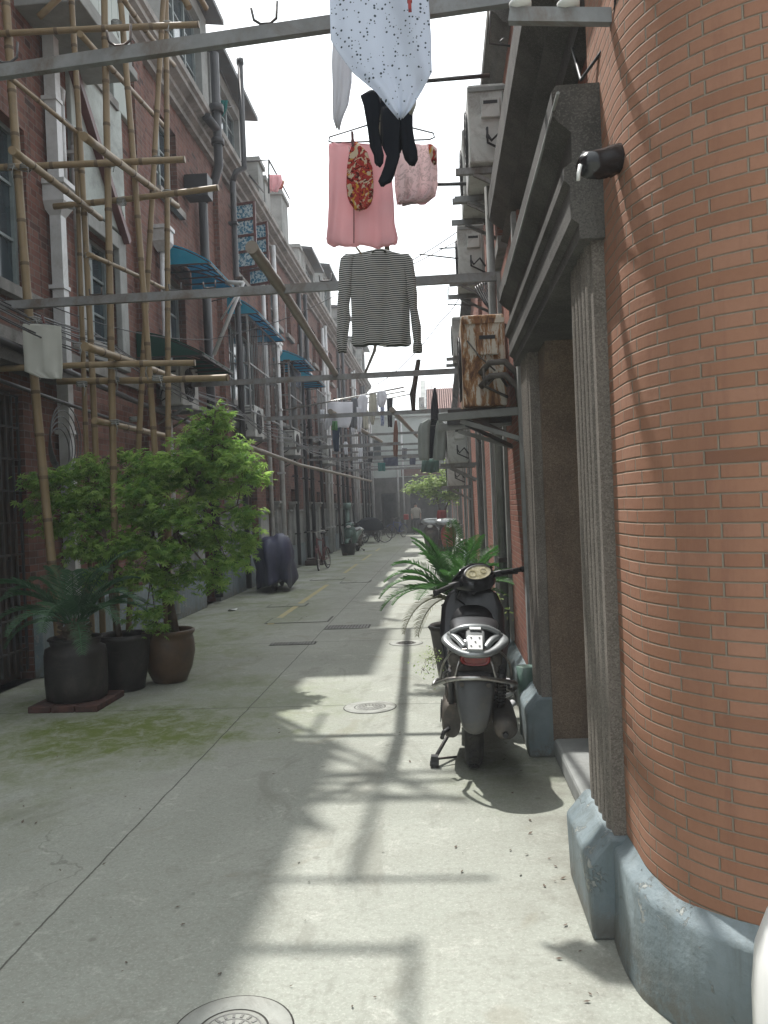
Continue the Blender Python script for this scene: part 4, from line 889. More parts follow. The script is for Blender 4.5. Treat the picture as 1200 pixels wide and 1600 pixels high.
# near laundry --------------------------------------------------
D = 2.8
o = clothpart([(-170, 530, 655), (-60, 516, 668), (0, 515, 670), (60, 516, 674), (76, 525, 674), (112, 551, 675), (142, 587, 659), (172, 611, 641), (184, 622, 630)], D, .012, .007, 2, K['sheet'], 'bed_sheet', seed=1, n=60, taper=False)
tag(o, 'white sheet with grey spots hanging diagonally at the top', 'sheet')
o = clothpart([(60, 520, 552), (100, 518, 550), (130, 519, 550), (165, 519, 545), (185, 520, 536), (200, 525, 531)], 3.1, .02, .010, 1.5, K['white'], 'crumpled_cloth', seed=2); tag(o, 'crumpled off-white cloth hanging left of the spotted sheet', 'cloth')
o = clothpart([(100, 600, 645), (140, 605, 652), (165, 630, 650), (178, 640, 645)], 3.0, .012, .006, 2, K['cream'], 'white_cloth', seed=22); tag(o, 'grey-white cloth corner showing right behind the spotted sheet', 'cloth')
peg(640, 2, 2.74, 'red clothes peg holding the spotted sheet at the top edge', 0, 'redpaint')
# pole-line sock cluster
D = 3.4
sock = [('long black sock hanging leftmost in the sock cluster', [(142, 576, 588), (150, 563, 592), (165, 568, 595), (200, 574, 592), (230, 578, 597), (243, 584, 600), (254, 585, 599), (258, 588, 596)]),
        ('black sock hanging lowest in the sock cluster, toe pointing left', [(168, 596, 622), (200, 597, 626), (232, 598, 625), (245, 604, 625), (262, 600, 620), (275, 595, 616), (284, 591, 612), (289, 594, 602)]),
        ('black sock hanging rightmost in the sock cluster', [(165, 622, 645), (200, 625, 645), (220, 627, 648), (235, 628, 652), (248, 632, 653), (257, 639, 648)]),
        ('short black sock in the middle of the sock cluster', [(150, 592, 612), (180, 594, 616), (215, 594, 612), (228, 597, 608)]),
        ('black sock half hidden behind the others in the cluster', [(172, 615, 640), (200, 614, 634), (226, 615, 630), (236, 618, 626)])]
for i, (lab, rows) in enumerate(sock):
    o = clothpart(rows, D+(.03 if i > 2 else 0)+i*.012, .035, .006, 1, K['black'], 'sock', seed=5+i, n=20); tag(o, lab, 'sock', 'black socks hanging together')
    p0 = PY((rows[0][1]+rows[0][2])/2, rows[0][0]+3, D+.01*i)
m = MB(PY(606, 140, 3.4)); c = PY(606, 128, 3.42); m.torus(c, .07, .004, 'z', 20, 6)
for k in range(5): a = k*1.26; q = c+Vector((.07*math.cos(a), .07*math.sin(a), 0)); m.tube([q, q+Vector((0, 0, -.06))], .003, 5); m.tube([q, c+Vector((0, 0, .12))], .002, 5)
m.tube([c+Vector((0, 0, .12)), c+Vector((0, 0, .35))], .003, 5); tag(m.build('sock_hanger', M['darksteel']), 'ring hanger carrying the black socks', 'hanger')
D = 4.1
hanger(D, (598, 188), (515, 214), (677, 208), (600, 150), 'wide wire hanger carrying the pink towel and the pale pink skirt')
o = clothpart([(224, 514, 556), (229, 513, 608), (250, 514, 611), (270, 513, 612), (320, 513, 616), (350, 511, 617), (372, 509, 622), (380, 511, 621), (384, 520, 618)], D, .03, .017, 2.6, K['pink'], 'towel', seed=12, n=56); tag(o, 'pink towel hanging from the left half of the wide wire hanger', 'towel')
ot = o; m = MB(PY(560, 224, D)); rr = [PY(545, 228, D-.03), PY(553, 300, D-.032), PY(553, 380, D-.035)]; m.tube(rr, .0025, 5); s_ = m.build('cord', M['brown']); tag(s_, 'thin dark cord hanging down over the pink towel', 'cord')
o = clothpart([(226, 618, 677), (232, 616, 683), (265, 616, 684), (290, 616, 684), (304, 618, 681), (314, 619, 670), (318, 621, 632)], D, .03, .018, 3, K['palepink'], 'skirt', seed=13, n=48); tag(o, 'pale pink skirt with grey print hanging right of the socks', 'skirt')
o = clothpart([(298, 617, 681), (306, 618, 681), (318, 622, 668)], D+.02, .02, .008, 2.5, K['pink'], 'pink_cloth', seed=14); tag(o, 'strip of darker pink cloth showing under the pale pink skirt', 'cloth')
o = clothpart([(226, 669, 675), (236, 670, 681), (252, 674, 682), (257, 678, 681)], D-.03, .015, .003, 1, K['floral'], 'floral_pouch', seed=16, n=20); tag(o, 'small floral pouch at the right end of the wide hanger', 'pouch')
o = clothpart([(222, 551, 558), (238, 546, 574), (262, 542, 582), (290, 541, 584), (308, 543, 583), (318, 547, 580), (325, 552, 574), (328, 556, 564)], D-.045, .035, .004, 1.5, K['floral'], 'oven_mitt', seed=15, n=36); tag(o, 'red and yellow floral mitt pegged over the pink towel', 'mitt')
peg(551, 220, D-.05, 'brown wooden peg at the top of the pink towel'); peg(561, 392, 6.0, 'pale wooden peg on the left shoulder of the striped shirt', -.6, 'bamboo')
# striped shirt
D = 6.1; off = PY(590, 392, D)
sh = thing('striped_shirt', 'black and white striped long-sleeved shirt hanging on a hanger', 'shirt', off)
b = clothpart([(391, 583, 602), (394, 570, 614), (397, 556, 628), (402, 543, 638), (410, 541, 641), (440, 547, 640), (480, 549, 640), (520, 550, 641), (536, 549, 643), (540, 552, 640)], D, .075, .018, 2.4, K['stripe'], 'body', sh, off, seed=20, n=64)
clothpart([(397, 540, 556), (404, 532, 553), (425, 529, 551), (455, 529, 549), (475, 527, 546), (500, 527, 547), (530, 526, 543), (537, 526, 542), (550, 528, 542)], D-.02, .055, .011, 1.2, K['stripe'], 'sleeve', sh, off, seed=21, n=24)
clothpart([(397, 626, 639), (405, 630, 645), (430, 634, 649), (460, 637, 652), (480, 640, 652), (510, 643, 658), (533, 646, 658), (540, 645, 660), (551, 645, 660)], D-.02, .055, .011, 1.2, K['stripe'], 'sleeve', sh, off, seed=23, n=24)
m = MB(off)
c0 = PY(592, 393, D-.03); m.torus(c0, .045, .008, 'z', 20, 6); m.build('collar', K['stripe'], sh)
hanger(D, (592, 388), (548, 402), (636, 400), (590, 358), 'wire hanger inside the striped shirt')
# rag on the left
o = clothpart([(506, 36, 62), (510, 35, 96), (540, 36, 97), (570, 38, 98), (580, 38, 98), (590, 60, 97), (592, 75, 96)], 6.9, .01, .006, 2, K['rag'], 'rag', seed=30, taper=False); tag(o, 'pale grey rag pegged to the second drying bar at the left edge', 'rag')
peg(68, 500, 6.86, 'dark peg holding the grey rag', -.2)
# far laundry
def garm(rows, d, mat, name, lab, cat, depth=.05, fold=.02, nf=2, seed=1, grp=None):
    o = clothpart(rows, d, depth, fold, nf, K[mat], name, seed=seed, n=30); return tag(o, lab, cat, grp)
garm([(628, 512, 551), (645, 512, 551), (660, 513, 548), (668, 520, 545)], 17.2, 'white', 'sheet', 'large white sheet, leftmost big piece on the shiny rod', 'sheet', seed=3)
garm([(652, 509, 514), (664, 506, 516), (672, 507, 513)], 17.1, 'white', 'towel', 'small white towel at the left end of the shiny rod', 'towel', seed=4)
garm([(658, 519, 527), (672, 518, 528)], 17.0, 'green', 'sock_pair', 'small light green garment under the white sheet', 'garment', seed=5)
garm([(668, 519, 531), (690, 520, 530), (705, 522, 530)], 18, 'jeans', 'jeans', 'faded blue jeans hanging low below the white sheet', 'jeans', seed=6)
garm([(622, 549, 561), (645, 547, 560), (668, 547, 557)], 17.6, 'grey', 'trousers', 'grey trousers beside the large white sheet', 'trousers', seed=7)
garm([(617, 563, 572), (624, 558, 575), (640, 560, 574), (648, 563, 570)], 17.2, 'white', 'shirt', 'white shirt with long sleeve, second white piece on the shiny rod', 'shirt', seed=8)
garm([(636, 557, 565), (655, 558, 566), (675, 558, 564)], 17.15, 'white', 'sleeve_cloth', 'long narrow white cloth beside the white shirt', 'cloth', seed=9)
garm([(615, 577, 588), (640, 576, 589), (652, 577, 586), (663, 580, 584)], 17.3, 'cream', 'undershirt', 'beige undershirt between two white shirts', 'shirt', seed=10)
garm([(611, 591, 602), (618, 588, 605), (628, 590, 603), (636, 592, 600)], 17.3, 'white', 'tee_shirt', 'short white tee shirt near the right end of the shiny rod', 'shirt', seed=11)
garm([(636, 594, 601), (665, 595, 600)], 17.5, 'blueprint', 'pyjamas', 'thin pale printed cloth under the short white tee shirt', 'cloth', seed=12)
garm([(622, 604, 614), (645, 605, 613), (667, 606, 613)], 17.6, 'dark', 'trousers', 'dark trousers at the right end of the white laundry', 'trousers', seed=13)
garm([(657, 617, 620), (672, 615, 622), (700, 614, 622), (713, 615, 621)], 20, 'brown', 'trousers', 'reddish brown trousers hanging alone, right of the white laundry', 'trousers', seed=14)
garm([(712, 598, 622), (728, 600, 622)], 28, 'navy', 'blanket', 'dark blue blanket hung low in the distance', 'blanket', seed=15)
garm([(723, 590, 602), (736, 591, 602)], 27, 'teal', 'cloth', 'teal cloth hung low in the distance', 'cloth', seed=16)
garm([(578, 455, 469), (604, 453, 470)], 21.5, 'blueprint', 'shirt', 'blue printed shirt under the last blue window hood', 'shirt', seed=17)
for k, (x, y, w_, h, mt, d, lab) in enumerate(((628, 700, 8, 18, 'grey', 31, 'small grey garment far down the alley'), (640, 712, 10, 14, 'navy', 33, 'small navy garment far down the alley'), (560, 700, 7, 22, 'white', 26, 'small white towel hung below the shiny rod'), (575, 706, 8, 16, 'dark', 27, 'small black garment hung beside the small white towel'), (500, 640, 7, 20, 'white', 16.9, 'white towel hung close to the left houses'))):
    garm([(y, x, x+w_), (y+h, x, x+w_-1)], d, mt, 'garment', lab, 'garment', seed=40+k)
for k, (x, y, w_, h, mt, d, lab) in enumerate(((524, 632, 14, 30, 'white', 19.5, 'white shirt half hidden behind the large white sheet'), (547, 650, 9, 26, 'white', 20, 'white vest hanging behind the grey trousers'), (566, 640, 10, 30, 'cream', 20.5, 'beige cloth behind the long-sleeved white shirt'), (583, 622, 9, 22, 'white', 21, 'white vest behind the beige undershirt'), (536, 690, 8, 20, 'white', 24, 'small white cloth low behind the blue jeans'))):
    garm([(y, x+2, x+w_-2), (y+4, x, x+w_), (y+h*.6, x+1, x+w_-1), (y+h, x+2, x+w_)], d, mt, 'garment', lab, 'garment', seed=140+k)
# jacket, blanket and folded umbrella under the third bar
D = 12.0; off = PY(675, 660, D)
jk = thing('jacket', 'open pale grey-green jacket with black lining hanging on a hanger', 'jacket', off)
clothpart([(655, 668, 674), (662, 656, 673), (670, 653, 672), (700, 653, 671), (715, 654, 671), (719, 656, 670)], D, .12, .012, 2, K['jacket'], 'front', jk, off, seed=51, n=24)
clothpart([(655, 684, 688), (662, 682, 695), (670, 680, 697), (700, 677, 697), (715, 676, 696), (719, 678, 693)], D, .12, .012, 2, K['jacket'], 'front', jk, off, seed=52, n=24)
clothpart([(655, 668, 684), (665, 666, 684), (700, 670, 678), (716, 670, 677)], D+.04, .04, .008, 1, K['black'], 'lining', jk, off, seed=53, n=20)
hanger(D, (676, 652), (660, 662), (692, 661), (677, 604), 'hanger of the grey-green jacket', 'steel')
o = clothpart([(606, 678, 681), (620, 675, 683), (640, 673, 685), (657, 673, 686)], 11.75, .12, .012, 3, K['dark'], 'umbrella', seed=54, n=24); tag(o, 'folded black umbrella hanging above the grey-green jacket', 'umbrella')
o = clothpart([(717, 660, 686), (722, 659, 686), (738, 658, 686)], 15, .12, .03, 3, K['darkgreen'], 'blanket', seed=55); tag(o, 'folded dull green blanket hanging just below the grey-green jacket', 'blanket')
# roof-top rods and clothes
off = PY(420, 300, 17.5); r = thing('roof_rack', 'thin rod frame standing above the roof edge, pink cloth on it', 'rack', off)
m = MB(off)
for P_ in ([PY(375, 253, 16.5), PY(420, 250, 17.5), PY(420, 302, 17.5)], [PY(420, 250, 17.5), PY(432, 272, 18.5), PY(452, 310, 20.5)], [PY(390, 274, 16.5), PY(412, 300, 18)]): m.tube(P_, .02, 6)
m.build('frame', M['darksteel'], r)
o = clothpart([(273, 418, 440), (285, 420, 441), (299, 422, 433)], 17.9, .06, .03, 2, K['pink'], 'cloth', seed=60); tag(o, 'pink cloth drying on the roof rods', 'cloth')
o = clothpart([(282, 433, 445), (296, 434, 440)], 18.1, .06, .03, 2, K['floral'], 'cloth', seed=61); tag(o, 'orange-red cloth beside the pink one on the roof rods', 'cloth')
o = clothpart([(157, 345, 356), (172, 345, 354), (181, 346, 349)], 14.5, .05, .02, 2, K['teal'], 'bag', seed=62); tag(o, 'blue plastic bag hung at the roof edge beside the tall pipe', 'bag')
off = PY(368, 160, 15.3); m = MB(off)
m.tube([PY(345, 110, 14.6), PY(364, 155, 15.3)], .012, 6); m.tube([PY(350, 168, 14.9), PY(367, 166, 15.4)], .012, 6); tag(m.build('rod_bracket', M['darksteel']), 'thin rods leaning on the tall black vent pipe', 'rod')
# ---------------------------------------------------------------- air conditioners
def ac(x, y, z, sgn, label, mat='acwhite', L_=.8, w_=.3, h=.62, bracket=True, reach=.28):
    """sgn +1: fan looks towards +x.  (x = wall-side face, y = nearer end)"""
    off = (x, y, z); r = thing('air_conditioner', label, 'air conditioner', off, group='air conditioner units on the walls'); X1 = x+sgn*w_; a, b = sorted((x, X1))
    m = MB(off); m.box(a, b, y, y+L_, z, z+h); m.build('casing', M[mat], r, bevel=.018)
    m = MB(off); m.box(a+.003, b-.003, y-.012, y-.001, z+h*.90, z+h-.03); m.box(b-.03, b-.02, y-.006, y-.001, z+.03, z+h*.88); m.build('panel_seam', M[mat if mat == 'rust' else 'plaster'], r)
    m = MB(off); m.box(a+.1, b-.05, y-.03, y-.001, z+h*.55, z+h*.8); cv = m.build('valve_cover', M[mat], r, bevel=.008)
    m = MB(off); m.box(a+.12, b-.07, y-.034, y-.029, z+h*.72, z+h*.76); m.build('slot', M['black'], cv)
    m = MB(off); c = Vector((X1+sgn*.012, y+L_*.42, z+h*.5))
    for q in (.05, .11, .17, .23): m.torus(c, q, .006, 'x', 26, 5)
    for k in range(8): t = k*math.pi/8; m.bar(c+Vector((0, math.cos(t), math.sin(t)))*.24, c-Vector((0, math.cos(t), math.sin(t)))*.24, .006, .006)
    m.build('fan_grille', M['darksteel'], r)
    m = MB(off); m.lathe([(.235, 0), (.235, .004)], (X1+sgn*.002, c.y, c.z), 28, axis='x'); m.build('fan_opening', M['black'], r)
    m = MB(off); v = Vector((a+.14, y-.03, z+h*.3)); s = -sgn
    m.tube([v, v+Vector((0, -.04, 0)), v+Vector((.03, -.05, -.05)), v+Vector((-sgn*.1, -.03, .02)), Vector((x-sgn*.0, y-.02, z+h*.2))], .012, 7); m.tube([v+Vector((0, 0, .06)), v+Vector((0, -.05, .05)), v+Vector((.0, -.04, -.06)), Vector((x, y-.03, z+.05))], .010, 7); m.build('hose', M['black'] if mat != 'rust' else M['dustmetal'], r)
    if bracket:
        for k, yy in enumerate((y+.08, y+L_-.12)):
            m = MB(off); xx = x-sgn*.12; m.bar((xx, yy, z-.03), (X1+sgn*reach*.4, yy, z-.03), .04, .05); m.bar((xx, yy, z-.26), (X1-sgn*.03, yy, z-.055), .03, .03); m.build('bracket', M['steel' if mat != 'rust' else 'darksteel'], r)
    return r
ra = ac(.48, 5.75, 2.17, -1, 'badly rusted air conditioner unit on the first brick bay', 'rust', h=.63)
for yy in (5.7, 6.45): m = MB((.48, 5.75, 2.17)); m.bar((.0, yy, 2.10), (.56, yy, 2.12), .05, .05); m.bar((.15, yy+.005, 2.07), (.56, yy+.005, 1.93), .025, .03); m.build('long_bracket', M['plaster'], ra)
m = MB((.48, 5.75, 2.17)); 
for dz in (0, .09): m.tube([(.30, 5.72, 2.30+dz), (.36, 5.66, 2.36+dz), (.46, 5.64, 2.36+dz), (.54, 5.66, 2.28+dz), (.555, 5.68, 2.15)], .022, 9)
m.tube([(.22, 5.73, 2.62), (.30, 5.70, 2.5), (.40, 5.69, 2.40)], .006, 6); m.build('lagged_hose', M['dustmetal'], ra)
ac(.63, 6.6, 4.18, -1, 'upper white air conditioner nearest the camera, dirty end panel with small hatch')
ac(.63, 7.9, 4.42, -1, 'white air conditioner peeping out under the nearest upper unit')
ac(.60, 9.5, 4.06, -1, 'second upper white air conditioner, level with the hem of the pink towel')
ac(.42, 12.2, 2.12, -1, 'white air conditioner low on the right wall behind the rusted one')
ac(.42, 14.8, 1.85, -1, 'smaller looking white air conditioner next to the leaves of the far tree')
ac(.58, 13.2, 3.85, -1, 'upper white air conditioner hardly showing beyond the rusted unit')
ac(LX+.12, 11.35, 3.05, 1, 'air conditioner under the green hood on the left wall')
ac(LX+.12, 15.9, 2.98, 1, 'white air conditioner below the window cage on the left wall')
ac(LX+.1, 20.4, 2.9, 1, 'air conditioner high on the left wall above the red bicycle')
ac(LX+.1, 26.4, 3.0, 1, 'air conditioner on the left wall beyond the white laundry')
ac(-.75, EY-.32, 7.0, -1, 'air conditioner on the ledge of the end building', bracket=False)
for (px, py, d) in ((745, 490, 7.6), (728, 497, 8.6)):
    pass
m = MB((.5, 6.6, 2.9)); m.box(.30, .56, 6.55, 7.3, 2.86, 2.9); m.box(.34, .56, 7.4, 7.9, 3.0, 3.04); m.box(.33, .40, 6.6, 7.2, 2.9, 2.98); tag(m.build('shelf', M['darksteel']), 'dark metal shelf just above the rusted air conditioner', 'shelf')
# ---------------------------------------------------------------- window hoods on the left
def hood(y0, y1, zt, zb, out, label, mat='awning', nrib=4):
    off = (LX, y0, zt); r = thing('window_hood', label, 'awning', off, group='window hoods on the left houses')
    m = MB(off); secs = []
    for k in range(8):
        t = k/7; x = LX+.02+out*t; z = zt-(zt-zb)*(t**1.6); secs.append([(x, y0, z), (x, y1, z), (x, y1, z+.012), (x, y0, z+.012)])
    m.loft(secs, sm=False); m.build('sheet', M[mat], r)
    for s in (y0, y1):
        m = MB(off); e_ = .006 if s == y0 else -.006
        m.prism([(LX+.02, zt-.01), (LX+out*.5, zt-(zt-zb)*.33-.012), (LX+out*.98, zb-.008), (LX+.02, zb)], min(s, s+e_), max(s, s+e_)); m.build('end_cheek', M[mat], r)
    for k in range(nrib+1):
        y = y0+.01+(y1-y0-.02)*k/nrib; m = MB(off); m.bar((LX, y, zb-.02), (LX+out, y, zb-.014), .018, .022); 
        P_ = [(LX+.02+out*t, y, zt-(zt-zb)*(t**1.6)-.016) for t in (0, .25, .5, .75, 1)]; m.tube(P_, .009, 5); m.build('rib', M['darksteel'], r)
    m = MB(off); m.bar((LX+out, y0, zb-.012), (LX+out, y1, zb-.012), .02, .025); m.build('front_rail', M['steel'], r)
    return r
hood(12.0, 13.4, 5.5, 5.2, .70, 'bright blue window hood nearest the camera on the left wall')
hood(15.6, 18.3, 5.65, 5.3, .62, 'second bright blue hood, above the first window cage')
hood(19.9, 21.5, 5.45, 5.15, .8, 'third bright blue hood on the left wall')
hood(22.0, 23.4, 5.35, 5.0, .8, 'fourth bright blue hood, the farthest one, above the blue printed shirt')
hood(10.75, 12.35, 3.95, 3.62, .9, 'dark green corrugated hood over the left air conditioner', 'greenawning', 5)
# cages
def cage(y0, y1, z0, z1, out, label):
    off = (LX, y0, z0); r = thing('window_cage', label, 'window grille', off, group='steel window cages on the left houses'); X = LX+out
    m = MB(off)
    for z in (z0, (z0+z1)/2, z1): m.bar((X, y0, z), (X, y1, z), .03, .03); m.bar((LX, y0, z), (X, y0, z), .03, .03); m.bar((LX, y1, z), (X, y1, z), .03, .03)
    for y in (y0, (y0+y1)/2, y1): m.bar((X, y, z0), (X, y, z1), .032, .032)
    m.build('frame', M['steel'], r)
    m = MB(off); y = y0+.1
    while y < y1: m.tube([(X, y, z0), (X, y, z1)], .006, 6); y += .15
    for k in range(3): x = LX+.09+k*.1; m.tube([(x, y0, z0), (x, y0, z1)], .008, 6)
    m.build('grille', M['steel'], r)
cage(15.55, 18.35, 3.45, 5.25, .42, 'tall steel window cage under the second blue hood')
cage(19.9, 21.6, 3.55, 5.1, .4, 'steel window cage under the third blue hood')
cage(24.5, 26.2, 3.6, 5.1, .4, 'steel window cage behind the white laundry')
a, b, c = PY(334, 554, 13), PY(380, 443, 13), PY(352, 441, 13)
m = MB(a); m.tube([a, b, b+Vector((-.02, 0, .01)), c], .035, 9); m.tube([PY(345, 500, 13), PY(375, 452, 12.9)], .015, 6); tag(m.build('bent_pipe', M['whitepvc']), 'bent white pipe sticking out slantwise between the blue hoods', 'pipe')
# small old lamp brackets / spare pipes on the houses
for k, (y, z) in enumerate(((14.6, 5.6), (19.0, 4.9), (23.9, 5.0))):
    m = MB((LX, y, z)); m.tube([(LX, y, z), (LX+.5, y, z+.03), (LX+.55, y, z+.1)], .015, 7); m.tube([(LX+.3, y, z+.02), (LX+.3, y, z-.25), (LX, y, z-.3)], .012, 7); m.box(LX+.45, LX+.6, y-.04, y+.04, z+.06, z+.1)
    tag(m.build('wall_bracket', M['darksteel']), ['dark iron bracket on the second brick house', 'dark iron bracket on the third brick house', 'dark iron bracket on the fourth brick house'][k], 'bracket')
# ---------------------------------------------------------------- cables
def sagline(a, b, sag, n=14):
    a = Vector(a); b = Vector(b); return [a.lerp(b, k/n)+Vector((0, 0, -sag*4*(k/n)*(1-k/n))) for k in range(n+1)]
cb = thing('cable_bundle', 'sagging bundle of thin dark cables along the left house fronts', 'cables', (LX+.2, 6, 3.3)); rnd = random.Random(4)
for k in range(9):
    m = MB((LX+.2, 6, 3.3)); pts = []; ys = (5.0, 9.0, 14.5, 19, 25, 33, 46); zs = [3.62-.05*k+rnd.uniform(-.03, .03) for _ in ys]
    for i in range(len(ys)-1): pts += sagline((LX+.2+.05*k, ys[i], zs[i]-.03*i), (LX+.2+.05*k, ys[i+1], zs[i+1]-.03*(i+1)), .09+.05*rnd.random(), 9)[:-1]
    m.tube(pts, .007, 5); m.build('cable', M['black'] if k % 3 else M['greyplastic'], cb)
cb2 = thing('cable_bundle', 'dark heavy pipes and cable over the lattice gateway', 'cables', (LX+.1, 6, 2.95))
for (a, b, r_) in (((LX+.32, 5.5, 3.1), (LX+.15, 14, 2.9), .035), ((LX+.3, 5.5, 2.75), (LX+.12, 15, 2.6), .02)):
    m = MB((LX+.1, 6, 2.95)); m.tube(sagline(a, b, .05), r_, 8); m.build('cable', M['black'], cb2)
m = MB((LX+.1, 7.9, 2.5)); rnd = random.Random(9)     # coil of loose wire
for k in range(5): m.torus((LX+.2+.01*k, 8.0+.02*k, 2.2+.03*k), .22+.03*k, .006, 'x', 24, 5)
tag(m.build('wire_coil', M['greyplastic']), 'loose coil of thin wire hanging beside the white downpipe', 'wire')
def wire(pts, r_, lab, sag=.05, mat='black'):
    P_ = []
    for i in range(len(pts)-1): P_ += sagline(pts[i], pts[i+1], sag)[:-1]
    P_.append(Vector(pts[-1])); m = MB(P_[0]); m.tube(P_, r_, 5); return tag(m.build('wire', M[mat]), lab, 'wire')
wire([PY(60, 470, 8), PY(330, 530, 11), PY(560, 440, 13), PY(770, 320, 9)], .006, 'thin wire swinging across the alley behind the striped shirt', .12)
wire([PY(590, 600, 14), PY(690, 500, 12), PY(745, 405, 9.6)], .006, 'thin wire rising to the second upper air conditioner', .1)
wire([PY(640, 415, 9.6), PY(765, 345, 9.6)], .006, 'straight thin wire left of the second upper air conditioner', .02)
wire([PY(872, 145, 2.75), PY(838, 270, 3.3), PY(790, 445, 4.9)], .006, 'pale cable running along the edge of the first gate cornice', .0, 'plaster')
wire([PY(960, 30, 2.66), PY(942, 78, 2.8), PY(908, 125, 3.0), PY(890, 60, 3.6)], .006, 'dark cable hanging from the insulator bracket towards the gate', .0)
wire([PY(962, 33, 2.62)]+[Vector((CX+(CR+.012)*math.cos(math.pi*t), CY+(CR+.012)*math.sin(math.pi*t), 3.11+(t-1.05)*.05)) for t in (1.08, 1.16, 1.24, 1.32, 1.4, 1.48, 1.56)], .008, 'dark cable wrapped round the top of the curved brick corner', .0)
wire([PY(962, 30, 2.62)]+[Vector((CX+(CR+.02)*math.cos(math.pi*t), CY+(CR+.02)*math.sin(math.pi*t), 3.135+(t-1.05)*.02)) for t in (1.08, 1.16, 1.24, 1.32, 1.4, 1.48, 1.56)], .005, 'thin copper wire beside the dark cable on the curved brick corner', .0, 'brown')
for k in range(7):
    wire([(.60, 8.9+.04*k, 4.0), (.56-.02*k, 8.4+.05*k, 3.75), (.60, 8.2+.03*k, 3.4)], .010, 'tangle of black hoses between the two upper air conditioners', .03) ['group'] = 'tangled black hoses'
# insulator bracket
a, b = PY(796, 25, 2.7), PY(977, 27, 2.64); r = thing('insulator_bracket', 'grey steel bracket with two white insulators fixed to the curved brick corner', 'bracket', b)
m = MB(b); m.bar(a, b, .03, .045); m.build('channel', M['steel'], r); m = MB(b); m.box(b.x-.02, b.x+.03, b.y-.03, b.y+.05, b.z-.05, b.z+.06); m.build('wall_plate', M['darksteel'], r)
for t in (.1, .52):
    c = Vector(a).lerp(b, t)+Vector((0, 0, .022)); m = MB(b); m.lathe([(.018, 0), (.035, .008), (.036, .02), (.02, .03), (.026, .04), (.028, .055), (.012, .065)], c, 16); m.build('insulator', M['whitepaint'], r)
# sooty beam stub poking out of the brick
a, b = PY(985, 243, 2.62), PY(903, 268, 2.40)
a = Vector((.66, 2.62, a.z)); b = PY(905, 262, 2.58); off = a
r = thing('beam_stub', 'stub of beam wrapped in black sheeting poking out of the curved brick', 'beam', off); m = MB(off); secs = []; rnd = random.Random(5)
d_ = (b-a).normalized(); up = Vector((0, 0, 1)); sd_ = d_.cross(up).normalized(); up = sd_.cross(d_)
for i in range(9):
    t = i/8; c = a.lerp(b, t); secs.append([c+(sd_*math.cos(k*math.pi/6)+up*math.sin(k*math.pi/6))*(.043+rnd.uniform(-.006, .006))*(1.0 if i < 8 else .55) for k in range(12)])
m.loft(secs); m.build('wrapping', M['gloss'], r)
m = MB(off); m.tube([b+Vector((0, -.02, .0)), b+Vector((-.008, -.03, -.03)), b+Vector((-.01, -.03, -.05))], .006, 5); m.build('torn_edge', M['whitepaint'], r)
# ================================================================ GROUND ITEMS
def round_cover(x, y, r, label, dark=False):
    off = (x, y, 0); t = thing('manhole_cover', label, 'manhole cover', off, group='round manhole covers in the paving')
    m = MB(off); m.lathe([(r*1.06, .0015), (r*1.06, .003), (0, .003)], off, 40, cap=False); m.build('seat_gap', M['gap'], t)
    m = MB(off); m.lathe([(r*1.03, .002), (r*1.02, .005), (r*.64, .005), (r*.63, .0045)], off, 48, cap=False); m.build('rim', M['rimcement'], t)
    m = MB(off); m.lathe([(r*.60, .002), (r*.59, .0048), (0, .0048)], off, 40, cap=False); m.build('plate', M['iron'] if dark else M['rimcement'], t)
    m = MB(off); c = Vector((x, y, .004))
    for q in ((.5, .34, .17) if not dark else (.52, .4, .28, .16)): m.torus(c, r*q, .0035 if not dark else .006, 'z', 30, 4)
    for ring, cnt, ln in ((.42, 18, .1), (.26, 11, .1)):
        for k in range(cnt): a = 2*math.pi*k/cnt; d_ = Vector((math.cos(a), math.sin(a), 0)); m.bar(c+d_*r*(ring-ln/2), c+d_*r*(ring+ln/2), .012 if dark else .008, .006)
    m.build('cast_pattern', M['gap' if dark else 'iron'], t)
round_cover(-.60, 6.25, .19, 'pale round manhole cover in the middle of the alley'); round_cover(-.45, 9.15, .175, 'round manhole cover with dark centre farther up the alley', True); round_cover(-.665, 2.36, .17, 'round manhole cover at the bottom edge of the picture')
def rect_cover(px, py, w_, l_, label, grid=False, frame=True):
    c = PG(px, py); off = (c.x, c.y, 0); t = thing('drain_cover', label, 'drain cover', off, group='rectangular covers in the paving'); x0, x1, y0, y1 = c.x-w_/2, c.x+w_/2, c.y-l_/2, c.y+l_/2
    m = MB(off); m.add([(x0-.015, y0-.015, .003), (x1+.015, y0-.015, .003), (x1+.015, y1+.015, .003), (x0-.015, y1+.015, .003)], [(0, 1, 2, 3)]); m.build('gap', M['gap'], t)
    m = MB(off)
    if grid:
        n = 14
        for k in range(n): x = x0+(x1-x0)*(k+.5)/n; m.box(x-(x1-x0)/n*.28, x+(x1-x0)/n*.28, y0, y1, .0035, .009)
        for k in range(3): y = y0+(y1-y0)*k/2; m.box(x0, x1, y-.01, y+.01, .0036, .0085)
        m.build('grate', M['iron'], t)
    else:
        m.box(x0+.01, (x0+x1)/2-.004, y0+.01, y1-.01, .0035, .008); m.box((x0+x1)/2+.004, x1-.01, y0+.01, y1-.01, .0035, .007); m.build('slab', M['ground'], t)
    return t
rect_cover(458, 1006, .5, .16, 'dark slotted drain grate left of the long joint', True); rect_cover(543, 980, .55, .3, 'rectangular drain grate right of the long joint', True)
